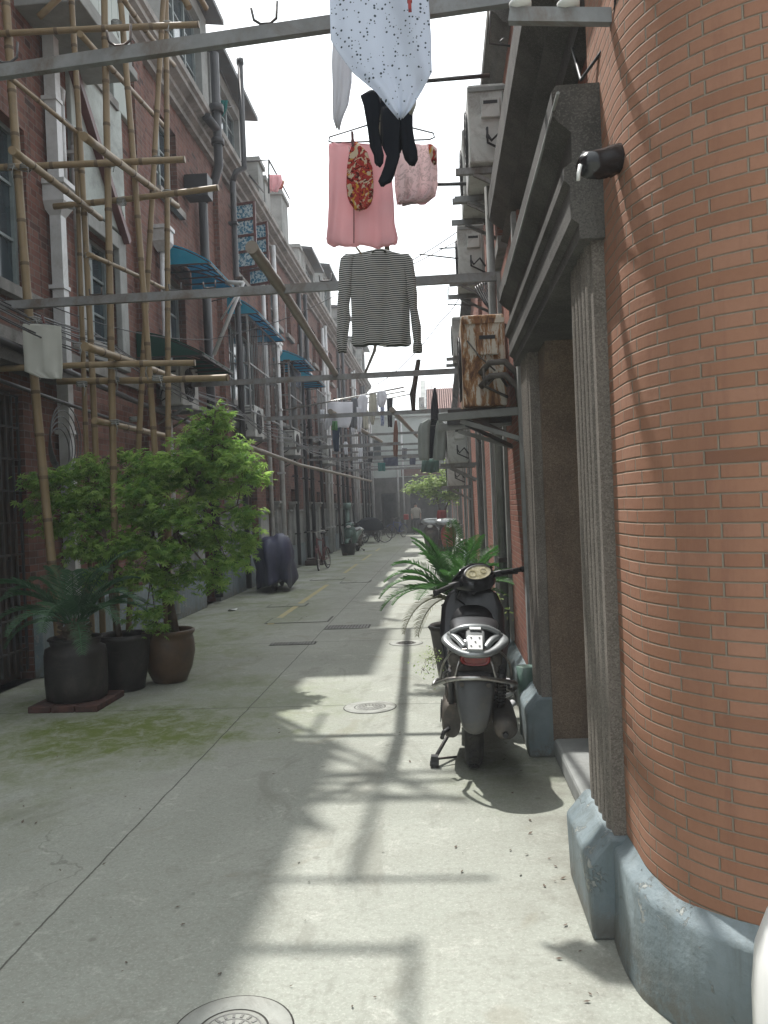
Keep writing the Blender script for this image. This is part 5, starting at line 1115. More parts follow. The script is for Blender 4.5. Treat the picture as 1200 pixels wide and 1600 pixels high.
rect_cover(468, 969, .85, .55, 'large rectangular concrete cover in two halves'); rect_cover(450, 946, .6, .4, 'smaller rectangular concrete cover close to the yellow line'); rect_cover(556, 909, .6, .5, 'rectangular concrete cover abreast of the red bicycle'); rect_cover(512, 905, .7, .5, 'rectangular concrete cover left of the one abreast of the red bicycle')
m = MB(PG(363, 954)); c = PG(363, 954); m.add([c+Vector((-.07, -.04, .006)), c+Vector((.08, -.05, .012)), c+Vector((.07, .06, .03)), c+Vector((-.05, .05, .01))], [(0, 1, 2, 3)]); m.add([c+Vector((-.07, -.04, .006)), c+Vector((-.02, -.09, .03)), c+Vector((.08, -.05, .012))], [(0, 1, 2)])
tag(m.build('paper_scrap', M['whitepaint'], solid=.002), 'small white paper scrap on the ground near the covered scooter', 'litter')
rnd = random.Random(12); m = MB()
for k in range(420):
    x = rnd.uniform(-3.6, .4); y = 1.9+rnd.random()**1.6*14
    if rnd.random() < .45: x = rnd.choice((rnd.gauss(.36, .05), rnd.gauss(-3.4, .3)))
    if x > .44: continue
    a = rnd.uniform(0, 6.28); s = rnd.uniform(.004, .013); u = Vector((math.cos(a), math.sin(a), rnd.uniform(-.1, .4))); v = Vector((-math.sin(a), math.cos(a), rnd.uniform(0, .4)))*.5; c = Vector((x, y, .006))
    m.add([c-u*s, c+v*s, c+u*s*1.2, c-v*s], [(0, 1, 2, 3)])
o = m.build('fallen_leaves', M['bark']); tag(o, 'bits of dry leaf and grit scattered on the paving', 'litter', kind='stuff')
# ---------------------------------------------------------------- foliage
def leaf_maple(m, c, s, nrm, rnd):
    nrm = nrm.normalized(); a = rnd.uniform(0, 6.28); ref = Vector((math.cos(a), math.sin(a), 0)); u = (ref-nrm*nrm.dot(ref)).normalized(); v = nrm.cross(u)
    vs = [c]; fs = []
    for k, (an, ln) in enumerate(((-2.1, .55), (-1.3, .85), (-.62, 1.0), (0, 1.12), (.62, 1.0), (1.3, .85), (2.1, .55))):
        d_ = u*math.cos(an)+v*math.sin(an); e_ = v*math.cos(an)-u*math.sin(an); b = len(vs); dr = -nrm*s*ln*.22
        vs += [c+d_*s*ln*.45+e_*s*.12, c+d_*s*ln+dr, c+d_*s*ln*.45-e_*s*.12]; fs.append((0, b, b+1, b+2))
    m.add(vs, fs)
def leaf_oval(m, c, s, nrm, rnd):
    nrm = nrm.normalized(); a = rnd.uniform(0, 6.28); ref = Vector((math.cos(a), math.sin(a), 0)); u = (ref-nrm*nrm.dot(ref)).normalized(); v = nrm.cross(u)
    m.add([c, c+u*s*.5+v*s*.27, c+u*s*1.1-nrm*s*.15, c+u*s*.5-v*s*.27], [(0, 1, 2, 3)])
def plant(name, label, cat, base, trunks, pads, nper, size, leaf, lm, seed, off=None, group=None):
    """trunks: list of polylines (points, radius); pads: (centre, rx, ry, rz) leaf clouds"""
    rnd = random.Random(seed); r = thing(name, label, cat, base, group=group); off = base
    m = MB(off)
    for pts, rad in trunks:
        n = len(pts); m.tube(pts, [rad*(1-.6*i/(n-1)) for i in range(n)], 9)
    tips = [(Vector(p), rad*.4) for pts, rad in trunks for i, p in enumerate(pts) if i >= len(pts)//2]
    f = MB(off)
    for (c, rx, ry, rz) in pads:
        c = Vector(c); t, tr = min(tips, key=lambda q: (q[0]-c).length+max(0, q[0].z-c.z)); mid = t.lerp(c, .5)+Vector((rnd.uniform(-.05, .05), rnd.uniform(-.05, .05), .04))
        m.tube([t, mid, c], [tr, tr*.7, tr*.35], 6)
        nt = 7; ends = []
        for k in range(nt):
            a = rnd.uniform(0, 6.28); q = rnd.uniform(.5, 1.0); e_ = c+Vector((rx*q*math.cos(a), ry*q*math.sin(a), rnd.uniform(-.7, .5)*rz)); ends.append(e_); m.tube([c, c.lerp(e_, .5)+Vector((0, 0, .02)), e_], [tr*.35, tr*.22, .002], 4)
        cnt = int(nper*(rx*ry)/.06)
        for k in range(cnt):
            if rnd.random() < .6:
                e_ = rnd.choice(ends); t_ = rnd.uniform(.3, 1.35); p = c.lerp(e_, t_)+Vector((rnd.gauss(0, .05), rnd.gauss(0, .05), rnd.gauss(-.015, .04)))
            else:
                a = rnd.uniform(0, 6.28); q = math.sqrt(rnd.random())*1.05; p = c+Vector((rx*q*math.cos(a), ry*q*math.sin(a), rnd.gauss(0, .75)*rz-.5*rz*q*q))
            out = (p-c); nrm = Vector((rnd.gauss(0, .5)+out.x*1.2, rnd.gauss(-.15, .5)+out.y*1.2, .9)); leaf(f, p, size*rnd.uniform(.5, 1.25), nrm, rnd)
    m.build('trunk', M['bark'], r); f.build('crown', lm, r, recalc=False); return r
def pad(px, py, rx, rz, d, ry=None):
    k = d/1300; return (PY(px, py, d), rx*k, (ry if ry else rx*.8)*k, rz*k)
def pot(x, y, prof, label, mat, lug=True, fill=None, name='plant_pot'):
    off = (x, y, 0); r = thing(name, label, 'pot', off, group=None); m = MB(off); m.lathe(prof, off, 36, cap=False); m.build('body', M[mat], r)
    h = fill or prof[-1][1]-.04; rr = prof[-1][0]*.98; m = MB(off); m.lathe([(rr, h), (rr*.5, h+.012), (0, h+.02)], off, 24, cap=False); m.build('soil', M['soil'], r); return r
# pots on the left
pot(-3.02, 6.58, [(.20, .05), (.235, .07), (.245, .2), (.245, .42), (.235, .47), (.19, .49), (.20, .53), (.215, .54), (.205, .555), (.185, .54), (.18, .50)], 'black straight-sided pot on a brick slab, holding the drooping palm', 'potblack')
m = MB((-3.02, 6.58, 0)); 
for i in range(3):
    for j in range(3): m.box(-3.30+i*.19, -3.30+i*.19+.182, 6.30+j*.19, 6.30+j*.19+.182, .0, .052)
tag(m.build('brick_slab', M['slab'], bevel=.008), 'worn brick slab under the black straight-sided pot', 'bricks')
pot(-2.83, 7.12, [(.14, .0), (.165, .01), (.20, .2), (.225, .43), (.245, .45), (.245, .49), (.22, .49), (.21, .45)], 'dark tapered pot standing between the black pot and the brown jar', 'potblack')
pot(-2.53, 7.42, [(.13, .0), (.15, .01), (.205, .13), (.235, .27), (.23, .38), (.215, .42), (.235, .44), (.24, .465), (.22, .475), (.205, .45), (.20, .42)], 'round-bellied brown glazed jar, rightmost of the three left pots', 'potbrown')
# maples
D = 7.42
T0 = Vector((-2.50, 7.42, .4))
plant('maple_tree', 'bright green young maple growing in the brown jar', 'tree', (-2.53, 7.42, .43),
      [([T0+Vector((.05, 0, 0)), PY(268, 950, D), PY(262, 890, D), PY(275, 830, D), PY(300, 770, D), PY(325, 700, D), PY(335, 655, D)], .034), ([T0, PY(262, 900, D), PY(240, 840, D), PY(228, 780, D), PY(230, 740, D)], .022), ([PY(275, 830, D), PY(330, 810, D), PY(370, 790, D)], .014)],
      [pad(325, 655, 30, 12, D), pad(350, 643, 15, 8, D), pad(318, 682, 38, 13, D), pad(350, 700, 42, 15, D+.1), pad(375, 720, 38, 14, D-.1), pad(395, 742, 26, 12, D), pad(330, 725, 50, 16, D+.1), pad(285, 715, 38, 14, D-.2), pad(240, 720, 30, 12, D),
       pad(270, 750, 48, 16, D), pad(335, 762, 45, 18, D+.2), pad(225, 760, 42, 16, D-.2), pad(372, 800, 32, 18, D), pad(378, 840, 28, 18, D+.1), pad(355, 875, 34, 16, D), pad(320, 840, 46, 20, D+.15), pad(285, 800, 48, 18, D-.15), pad(235, 805, 44, 17, D-.2),
       pad(205, 845, 36, 15, D-.25), pad(255, 860, 46, 16, D-.25), pad(300, 895, 34, 14, D-.1), pad(225, 895, 36, 14, D-.3), pad(262, 925, 24, 10, D-.3), pad(228, 958, 26, 10, D-.35), pad(245, 975, 16, 8, D-.35), pad(340, 905, 20, 10, D)],
      350, .062, leaf_maple, M['maple'], 31)
D = 7.55
T0 = Vector((-2.86, 7.12, .42))
plant('maple_tree', 'darker young maple behind, growing in the dark tapered pot', 'tree', (-2.83, 7.12, .44),
      [([T0, PY(175, 940, 7.2), PY(172, 880, 7.3), PY(160, 820, 7.4), PY(140, 770, D)], .03), ([PY(172, 880, 7.3), PY(195, 820, D), PY(200, 760, D)], .018), ([PY(165, 840, 7.35), PY(110, 800, D), PY(70, 780, D)], .014)],
      [pad(60, 752, 26, 11, D), pad(100, 745, 36, 12, D), pad(140, 728, 30, 10, D), pad(60, 785, 26, 12, D-.1), pad(105, 780, 42, 15, D), pad(150, 765, 40, 14, D-.1), pad(190, 745, 34, 13, D), pad(195, 712, 22, 9, D), pad(90, 820, 30, 13, D), pad(140, 815, 46, 15, D-.1), pad(185, 800, 40, 16, D), pad(130, 855, 38, 14, D-.1), pad(175, 860, 42, 15, D-.2), pad(160, 900, 30, 12, D-.2), pad(195, 905, 24, 12, D-.2)],
      330, .062, leaf_maple, M['maple'], 37)
def cycas(base, h, fr, label, mat, dry=None, seed=1):
    """fr: list of (azimuth deg, elevation deg, length, droop)"""
    rnd = random.Random(seed); r = thing('cycad_palm', label, 'plant', base); off = Vector(base); c = off+Vector((0, 0, h))
    m = MB(off); m.lathe([(.085, 0), (.10, h*.3), (.09, h*.8), (.04, h+.03), (0, h+.05)], off, 14, cap=False)
    for k in range(26): a = k*2.4; z = h*(k/26); d_ = Vector((math.cos(a), math.sin(a), .5)); p = off+Vector((.085*math.cos(a), .085*math.sin(a), z)); m.bar(p, p+d_*.05, .03, .02)
    m.build('trunk', M['bark'], r)
    for (az, el, L, dr, *rest) in fr:
        m = MB(off); az = R(az); el = R(el); d_ = Vector((math.cos(az)*math.cos(el), math.sin(az)*math.cos(el), math.sin(el))); pts = []; n = 16
        p = c+Vector((math.cos(az), math.sin(az), 0))*.04
        for k in range(n+1):
            pts.append(p.copy()); d_ = (d_+Vector((0, 0, -dr/n*(.4+1.6*k/n)))).normalized(); p = p+d_*(L/n)
        m.tube(pts, [.008*(1-.75*k/n) for k in range(n+1)], 5)
        nl = int(46*L/.75)
        for k in range(nl):
            t = .12+.88*k/nl; q = t*n; i = min(n-1, int(q)); a = pts[i].lerp(pts[i+1], q-i); tg = (pts[i+1]-pts[i]).normalized(); side = tg.cross(Vector((0, 0, 1))).normalized(); up = side.cross(tg)
            ll = L*.20*math.sin(math.pi*min(1, .16+t*.82))**.7+.015
            for s in (-1, 1):
                e_ = (side*s*.86+tg*.62+up*.30+Vector((rnd.gauss(0, .05), rnd.gauss(0, .05), rnd.gauss(0, .05)))).normalized(); w_ = tg*.0038; tip = a+e_*ll+Vector((0, 0, -.12*ll)); mid = a+e_*ll*.5+up*.004
                m.add([a-w_, a+w_, mid+w_*1.1, tip, mid-w_*1.1], [(0, 1, 2, 3, 4)])
        mt = M[rest[0]] if rest else M[mat]
        m.build('frond', mt, r, recalc=False)
    return r
rnd = random.Random(3)
fr = []
for k in range(22): fr.append((k*137.5 % 360, rnd.uniform(28, 80), rnd.uniform(.55, .72), rnd.uniform(.7, 1.3)))
for (az, el, L, dr) in ((186, 42, .72, 1.7), (194, 30, .70, 1.5), (172, 48, .68, 1.5), (205, 12, .6, 1.9), (222, 5, .55, 1.8), (160, 25, .62, 1.3), (20, 35, .45, 1.0), (350, 25, .42, 1.0)): fr.append((az, el, L, dr))
fr[-5] = fr[-5]+('drycycas',); fr[-4] = fr[-4]+('drycycas',)
cycas((.10, 7.1, .46), .26, fr, 'bright green cycad palm in a pot just beyond the black scooter', 'cycas', seed=5)
pot(.10, 7.1, [(.15, 0), (.18, .02), (.22, .3), (.24, .44), (.26, .47), (.24, .49), (.22, .46)], 'dark pot of the bright cycad, hidden behind the black scooter', 'potblack')
fr = [(k*137.5 % 360, rnd.uniform(35, 75), rnd.uniform(.6, .8), rnd.uniform(1.2, 2.0)) for k in range(15)]+[(200, 40, .75, 1.9), (215, 60, .8, 1.6), (190, 20, .6, 1.6), (20, 40, .6, 1.4), (300, 20, .55, 1.8), (330, 45, .6, 1.8)]
cycas((-3.02, 6.58, .52), .14, fr, 'dull drooping cycad palm at the left edge in the black pot', 'darkcycas', seed=8)
pot(.09, 6.25, [(.07, 0), (.085, .01), (.11, .18), (.12, .2), (.105, .2)], 'small dull pot half hidden behind the scooter, holding the trailing plant', 'dustmetal', name='small_pot')
D = 5.9
plant('trailing_plant', 'small light green trailing plant left of the black scooter', 'plant', (.09, 6.25, .2), [([Vector((.09, 6.25, .18)), Vector((.03, 6.1, .38)), Vector((-.06, 5.95, .42))], .006)],
      [pad(680, 1018, 13, 9, D), pad(668, 1032, 12, 9, D), pad(662, 1048, 9, 8, D-.1), pad(677, 1040, 10, 10, D)], 900, .02, leaf_oval, M['orange_leaf'], 4)
pot(.36, 6.5, [(.07, 0), (.08, .01), (.10, .3), (.115, .42), (.10, .42)], 'narrow grey pot at the wall right behind the black scooter', 'greyplastic', name='small_pot')
plant('leafy_plant', 'variegated leafy plant at the wall behind the scooter handlebar', 'plant', (.36, 6.5, .4), [([Vector((.36, 6.5, .4)), Vector((.35, 6.5, .6)), Vector((.33, 6.5, .78))], .008)], [pad(778, 938, 14, 12, 6.5), pad(784, 960, 10, 10, 6.5), pad(772, 952, 9, 9, 6.4)], 420, .045, leaf_oval, M['orange_leaf'], 6)
# tree in the distance on the right
D = 25; B0 = Vector((-.1, 25, 0))
pot(-.1, 25, [(.25, 0), (.28, .02), (.33, .45), (.35, .5), (.31, .5)], 'big pot of the far round-headed tree', 'potbrown')
plant('citrus_tree', 'far light green tree with spreading crown over the parked scooters', 'tree', (-.1, 25, .45), [([B0+Vector((0, 0, .4)), PY(690, 815, D), PY(686, 790, D), PY(680, 770, D)], .05), ([PY(690, 812, D), PY(700, 785, D), PY(712, 765, D)], .03)],
      [pad(655, 757, 22, 9, D), pad(680, 750, 26, 9, D-.2), pad(705, 752, 22, 10, D), pad(725, 762, 16, 9, D), pad(700, 735, 14, 9, D), pad(692, 772, 20, 10, D), pad(670, 768, 16, 8, D-.3), pad(712, 775, 18, 9, D), pad(640, 764, 10, 5, D), pad(702, 722, 8, 8, D)], 150, .12, leaf_oval, M['orange_leaf'], 14)
o = clothpart([(797, 684, 697), (806, 682, 698), (816, 684, 697)], 24.5, .12, .03, 2, K['floral'] if False else M['redpaint'], 'red_cloth', seed=71); tag(o, 'red cloth hung on the trunk of the far tree', 'cloth')
# ---------------------------------------------------------------- scooter
def se(cx, y, cz, hx, hz, n=22, p=.75):
    out = []
    for k in range(n):
        a = 2*math.pi*k/n; c_, s_ = math.cos(a), math.sin(a); out.append((cx+hx*math.copysign(abs(c_)**p, c_), y, cz+hz*math.copysign(abs(s_)**p, s_)))
    return out
def wheel(parent, x, y, z, Rr, tr, spokes=0, rimm='greyplastic', sc=1.0, mx=None):
    def fx(m): return m.xf(mx) if mx else m
    m = MB(); m.torus((x, y, z), Rr-tr, tr, 'x', 40, 12, sc)
    if tr > .03:
        for k in range(34):
            a = 2*math.pi*k/34; rr = Rr-.002; c = Vector((x, y+rr*math.cos(a), z+rr*math.sin(a)))
            for s in (-1, 1): tdir = Vector((s*.028, -math.sin(a)*.02, math.cos(a)*.02)); m.bar(c+Vector((s*.004, 0, 0)), c+tdir, .006, .008)
    t = fx(m).build('wheel', M['rubber'], parent)
    m = MB(); m.torus((x, y, z), Rr-tr*1.9, tr*.45, 'x', 36, 8, 1.4); m.lathe([(.02 if not spokes else .025, -.04), (.028, 0), (.02, .04)], (x, y, z), 14, axis='x')
    if not spokes:
        for k in range(5): a = 2*math.pi*k/5; m.bar((x, y, z), (x, y+(Rr-tr*2)*math.cos(a), z+(Rr-tr*2)*math.sin(a)), .03, .025)
    else:
        for k in range(spokes): a = 2*math.pi*k/spokes; s = .02*(1 if k % 2 else -1); m.tube([(x+s, y, z), (x, y+(Rr-tr*2)*math.cos(a+.12), z+(Rr-tr*2)*math.sin(a+.12))], .0018, 4, cap=False)
    fx(m).build('rim', M[rimm], t); return t
def make_scooter(label, loc, rz, body='gloss', trim='silver', steer=28, lean=0, grp=None, headwhite=False, dark='black'):
    r = thing('motor_scooter', label, 'scooter', loc, rz, grp); r.rotation_euler = (0, R(lean), rz)
    wheel(r, 0, 0, .235, .235, .052, sc=1.0)
    m = MB(); m.loft([se(0, -.36, .70, .055, .045), se(0, -.30, .705, .115, .08), se(0, -.1, .67, .15, .11), se(0, .15, .64, .155, .13), se(0, .40, .58, .16, .16), se(0, .52, .48, .15, .17), se(0, .58, .42, .13, .12)]); m.build('body', M[body], r)
    m = MB(); m.loft([se(0, -.28, .785, .06, .015), se(0, -.22, .80, .12, .03), se(0, .05, .80, .14, .045), se(0, .25, .775, .145, .05), se(0, .45, .745, .12, .05), se(0, .53, .71, .06, .03)]); m.build('seat', M[dark], r)
    # side panels lower
    m = MB(); m.loft([se(0, -.30, .60, .125, .075), se(0, -.1, .54, .15, .10), se(0, .3, .46, .135, .10), se(0, .55, .36, .13, .08)]); m.build('side_panel', M['dustmetal'], r)
    # tail lamp with indicators
    m = MB(); m.loft([se(0, -.375, .685, .062, .030), se(0, -.40, .685, .078, .036), se(0, -.33, .69, .09, .045)]); m.build('tail_light', M['red'], r)
    for s in (-1, 1):
        m = MB(); m.loft([se(s*.095, -.36, .675, .02, .022), se(s*.10, -.35, .675, .035, .034), se(s*.11, -.22, .66, .04, .05)]); m.build('indicator', M['dustmetal'], r)
    # grab rail: broad bow with openings and centre plate
    m = MB(); bow = [(-.105, -.02, .765), (-.135, -.18, .775), (-.155, -.29, .765), (-.11, -.37, .735), (-.055, -.41, .715), (0, -.42, .712), (.055, -.41, .715), (.11, -.37, .735), (.155, -.29, .765), (.135, -.18, .775), (.105, -.02, .765)]
    def ribbon(pts, w_, h):
        secs = []
        for i, p in enumerate(pts):
            p = Vector(p); a = Vector(pts[max(0, i-1)]); b = Vector(pts[min(len(pts)-1, i+1)]); t = (b-a).normalized(); sd = t.cross(Vector((0, 0, 1))).normalized(); u = sd.cross(t)
            secs.append([p+sd*w_*.5*math.copysign(abs(math.cos(q))**.7, math.cos(q))+u*h*.5*math.sin(q) for q in [2*math.pi*k/12 for k in range(12)]])
        return secs
    def smoothpts(p, n=4):
        p = [Vector(q) for q in p]; out = []
        for i in range(len(p)-1):
            a, b, c, d = p[max(0, i-1)], p[i], p[i+1], p[min(len(p)-1, i+2)]
            for k in range(n):
                t = k/n; out.append(.5*((2*b)+(c-a)*t+(2*a-5*b+4*c-d)*t*t+(3*b-a-3*c+d)*t**3))
        return out+[p[-1]]
    m.loft(ribbon(smoothpts(bow), .055, .035)); m.loft(ribbon(smoothpts([(-.13, -.25, .80), (-.07, -.26, .83), (0, -.265, .838), (.07, -.26, .83), (.13, -.25, .80)]), .05, .03))
    for s in (-1, 1): m.loft(ribbon(smoothpts([(s*.135, -.24, .79), (s*.09, -.32, .775), (s*.05, -.385, .74)]), .04, .03))
    m.loft([se(0, -.30, .812, .05, .012), se(0, -.36, .778, .05, .014), se(0, -.425, .728, .045, .012)]); gr = m.build('grab_rail', M[trim], r)
    m = MB(); q = [Vector((0, -.345, .800)), Vector((0, -.432, .742))]; m.bar(q[0], q[1], .075, .006); m.bar((0, -.285, .838), (0, -.31, .828), .06, .006); pl = m.build('rack_plate', M['whitepaint'], gr)
    m = MB()
    for (x, t) in ((-.022, .2), (.022, .2), (-.022, .8), (.022, .8), (0, .5)): c = q[0].lerp(q[1], t)+Vector((x, -.002, .005)); m.lathe([(.005, 0), (.005, .002), (0, .002)], c, 8)
    m.build('bolt_hole', M['black'], pl)
    # mudguard flap
    m = MB(); secs = []
    for z, hw, y in ((.60, .098, -.335), (.56, .104, -.36), (.50, .104, -.375), (.42, .094, -.385), (.35, .078, -.385), (.31, .064, -.382), (.292, .048, -.38), (.285, .03, -.378)): secs.append([(-hw, y+.03, z), (-hw*.82, y+.004, z), (-hw*.3, y-.012, z), (hw*.3, y-.012, z), (hw*.82, y+.004, z), (hw, y+.03, z), (hw*.8, y+.035, z), (-hw*.8, y+.035, z)])
    m.loft(secs); fl = m.build('rear_mudguard', M['greyplastic'], r)
    m = MB(); 
    for s in (-1, 1): m.lathe([(.013, 0), (.013, .006), (0, .006)], (s*.07, -.385, .545), 10, axis='y')
    m.build('reflector', M['dustmetal'], fl)
    # crash bars
    m = MB(); P_ = smoothpts([(-.19, -.05, .50), (-.215, -.16, .515), (-.225, -.22, .50), (-.20, -.30, .53), (-.13, -.40, .575), (-.04, -.435, .592), (.04, -.435, .592), (.13, -.40, .575), (.20, -.30, .545), (.225, -.22, .52), (.215, -.15, .47), (.19, -.05, .46)], 5); m.tube(P_, .0125, 9); m.build('crash_bar', M['chrome'], r)
    m = MB(); P_ = smoothpts([(-.19, -.18, .54), (-.175, -.24, .62), (-.13, -.33, .70), (-.06, -.40, .735), (.06, -.40, .735), (.13, -.33, .715), (.18, -.25, .65), (.20, -.2, .57), (.20, -.12, .50)], 5); m.tube(P_, .006, 7); m.build('crash_hoop', M['chrome'], r)
    for s in (-1, 1):
        m = MB(); m.tube([(s*.075, -.385, .70), (s*.095, -.41, .64), (s*.11, -.415, .578)], .006, 7); m.build('strut', M['chrome'], r)
    m = MB()
    for s in (-1, 1): m.tube([(s*.150, .30, .55), (s*.152, .10, .66), (s*.125, -.15, .70), (s*.085, -.33, .70)], .004, 5)
    m.tube([(-.10, -.365, .565), (0, -.382, .57), (.10, -.365, .565)], .004, 5); m.build('body_seam', M['dustmetal'], r)
    m = MB(); m.tube([(.12, -.30, .60), (.19, -.18, .50), (.20, .05, .42), (.16, .3, .35)], .007, 6); m.tube([(-.10, -.28, .62), (-.17, -.12, .55), (-.18, .1, .47), (-.14, .3, .42)], .008, 6); m.build('hose', M['black'], r)
    # engine, muffler
    m = MB(); m.loft([se(-.12, -.10, .28, .045, .09), se(-.13, .0, .27, .055, .115), se(-.13, .2, .28, .06, .10), se(-.12, .45, .30, .055, .09)]); m.loft([se(-.115, -.04, .40, .04, .055), se(-.12, .1, .40, .05, .06), se(-.11, .25, .38, .05, .05)]); eng = m.build('engine', M['dustmetal'], r)
    m = MB()
    for k in range(7): m.bar((-.19, -.02+k*.03, .25), (-.19, -.02+k*.03, .34), .006, .006)
    m.tube([(-.14, -.12, .24), (-.17, -.16, .23), (-.18, -.14, .19)], .012, 7); m.build('engine_detail', M['darksteel'], eng)
    m = MB(); m.lathe([(.0, -.385), (.03, -.383), (.052, -.372), (.062, -.34), (.066, -.2), (.062, .1), (.04, .2), (.02, .24)], (.165, 0, .31), 20, axis='y'); mf = m.build('muffler', M['dustmetal'], r)
    m = MB(); m.lathe([(.014, -.41), (.016, -.38)], (.16, 0, .288), 12, axis='y'); m.build('exhaust_tip', M['black'], mf)
    m = MB(); m.tube([(.14, -.28, .60), (.15, -.08, .32)], .018, 9)
    for k in range(9): c = Vector((.14, -.28, .60)).lerp(Vector((.15, -.08, .32)), .15+k*.07); m.torus(c, .026, .004, 'z', 14, 5)
    m.build('shock_absorber', M['darksteel'], r); m = MB(); m.tube([(-.13, -.26, .60), (-.13, -.06, .36)], .016, 9); m.build('shock_absorber', M['darksteel'], r)
    m = MB(); m.tube([(-.10, .30, .20), (-.15, .18, .12), (-.225, -.02, .035)], .011, 8); m.tube([(-.225, -.02, .035), (-.10, .05, .03)], .007, 6); m.box(-.25, -.20, -.05, .01, .0, .03); m.box(-.245, -.205, -.045, .005, .03, .055); m.build('stand', M['darksteel'], r)
    # floor, leg shield
    m = MB(); m.box(-.16, .16, .50, .95, .24, .31); m.build('floorboard', M[dark], r, bevel=.02)
    m = MB(); secs = []
    for z, hw, y, dd in ((.26, .15, .90, .03), (.40, .19, .93, .05), (.60, .225, .98, .06), (.78, .215, 1.02, .06), (.88, .17, 1.03, .05), (.93, .10, 1.03, .03)): secs.append([(hw*math.cos(a), y+dd*math.sin(a)+.05*(1-math.cos(a)**2), z) for a in [2*math.pi*k/20 for k in range(20)]])
    m.loft(secs); m.build('leg_shield', M[body], r)
    m = MB(); m.loft([se(0, .90, .62, .10, .13), se(0, .96, .64, .15, .17)]); m.build('glove_box', M[dark], r)
    m = MB(); m.loft([(lambda q: q)(se(0, 1.02, .70, .13, .10)), se(0, 1.16, .68, .12, .12), se(0, 1.24, .62, .06, .08)]); m.build('front_cowl', M[body], r)
    # steering assembly
    st = Matrix.Translation((0, 1.03, .95)) @ Matrix.Rotation(R(steer), 4, Vector((0, -.45, .89))) @ Matrix.Translation((0, -1.03, -.95))
    wheel(r, 0, 1.26, .235, .235, .045, mx=st)
    m = MB(); secs = []
    for k in range(9): a = R(30+k*15); c = (0, 1.26+.27*math.cos(a), .235+.27*math.sin(a)); secs.append([(x, c[1]+(-.012 if abs(x) > .05 else 0)*math.cos(a), c[2]+(-.03 if abs(x) > .05 else 0)) for x in (-.07, -.05, 0, .05, .07)]+[(x, c[1], c[2]-.012) for x in (.06, 0, -.06)])
    m.loft(secs); m.xf(st).build('front_mudguard', M[body], r)
    m = MB(); m.tube([(0, 1.26, .24), (.075, 1.24, .3), (.07, 1.14, .55)], .016, 8); m.tube([(0, 1.26, .24), (-.075, 1.24, .3), (-.07, 1.14, .55)], .016, 8); m.tube([(0, 1.12, .55), (0, 1.03, .95)], .022, 9); m.xf(st).build('fork', M['darksteel'], r)
    m = MB(); m.loft([se(0, .86, .945, .075, .035), se(0, .90, .965, .12, .06), se(0, .98, .975, .145, .075), se(0, 1.08, .97, .13, .075), se(0, 1.16, .94, .07, .05)]); hb = m.xf(st).build('handlebar_cowl', M[body], r)
    tl = st @ Matrix.Translation((0, .905, 1.03)) @ Matrix.Rotation(R(48), 4, 'X')
    m = MB(); m.lathe([(.068, -.02), (.066, .006), (.058, .008)], (0, 0, 0), 30, cap=False); m.v = [Vector((v.x*1.65, v.y, v.z)) for v in m.v]; m.xf(tl).build('dial_bezel', M[dark], hb)
    m = MB(); m.lathe([(.06, .004), (0, .0045)], (0, 0, 0), 30, cap=False); m.v = [Vector((v.x*1.6, v.y, v.z)) for v in m.v]; dl = m.xf(tl).build('dial', M['offwhite'], hb)
    m = MB(); m.torus((-.045, 0, .006), .026, .0015, 'z', 20, 4); m.torus((.04, 0, .006), .02, .0015, 'z', 20, 4); m.bar((-.045, 0, .006), (-.03, .018, .006), .002, .002); m.xf(tl).build('dial_marking', M['yellow'], hb)
    m = MB(); m.loft([[(-.15+.0*t, .96, 1.03), (-.09, .97, 1.065+.0), (0, .975, 1.08), (.09, .97, 1.065), (.15, .96, 1.03), (.13, 1.10, .99), (0, 1.14, 1.0), (-.13, 1.10, .99)] for t in (0,)]+[[(-.145, .965, 1.036), (-.085, .98, 1.078), (0, .985, 1.094), (.085, .98, 1.078), (.145, .965, 1.036), (.12, 1.10, 1.0), (0, 1.135, 1.01), (-.12, 1.10, 1.0)]]); m.xf(st).build('fly_screen', M['gloss'], hb)
    for s in (-1, 1):
        m = MB(); m.tube([(s*.12, .97, .975), (s*.20, .94, .985), (s*.33, .90, .975)], [.018, .017, .017], 10); m.tube([(s*.325, .901, .975), (s*.345, .896, .974)], .021, 10); m.xf(st).build('grip', M['rubber'], hb)
        m = MB(); m.tube([(s*.14, 1.0, .98), (s*.20, 1.01, .968), (s*.33, .97, .945)], [.008, .006, .006], 7); m.box(s*.17-.03, s*.17+.03, .93, .99, .965, 1.0); m.xf(st).build('brake_lever', M['darksteel'], hb)
    m = MB(); m.loft([se(0, 1.13, .92, .09, .05), se(0, 1.19, .90, .06, .03)]); m.xf(st).build('headlight', M['whitepaint' if headwhite else 'chrome'], hb)
    m = MB(); m.tube([(-.12, .98, .95), (-.14, 1.04, .88), (-.05, 1.05, .78)], .006, 6); m.tube([(.12, .98, .95), (.14, 1.05, .88), (.06, 1.05, .78)], .006, 6); m.xf(st).build('control_cable', M['black'], r)
    return r
sc1 = make_scooter('black motor scooter with silver grab rail and crash bar, seen from behind', (.125, 4.80, 0), R(-1.5), lean=2.5)
make_scooter('green and white scooter facing the camera against the left houses', (-3.05, 29.6, 0), R(172), body='greenpaint', trim='whitepaint', steer=-8, headwhite=True, dark='greyplastic')
make_scooter('parked scooter with silver-white handlebar cover, left one of the far pair', (-.28, 25.6, 0), R(176), body='dustmetal', trim='silver', steer=0, headwhite=True)
make_scooter('parked scooter with silver-white handlebar cover, right one of the far pair, red body', (.10, 24.9, 0), R(184), body='redpaint', trim='silver', steer=4, headwhite=True)
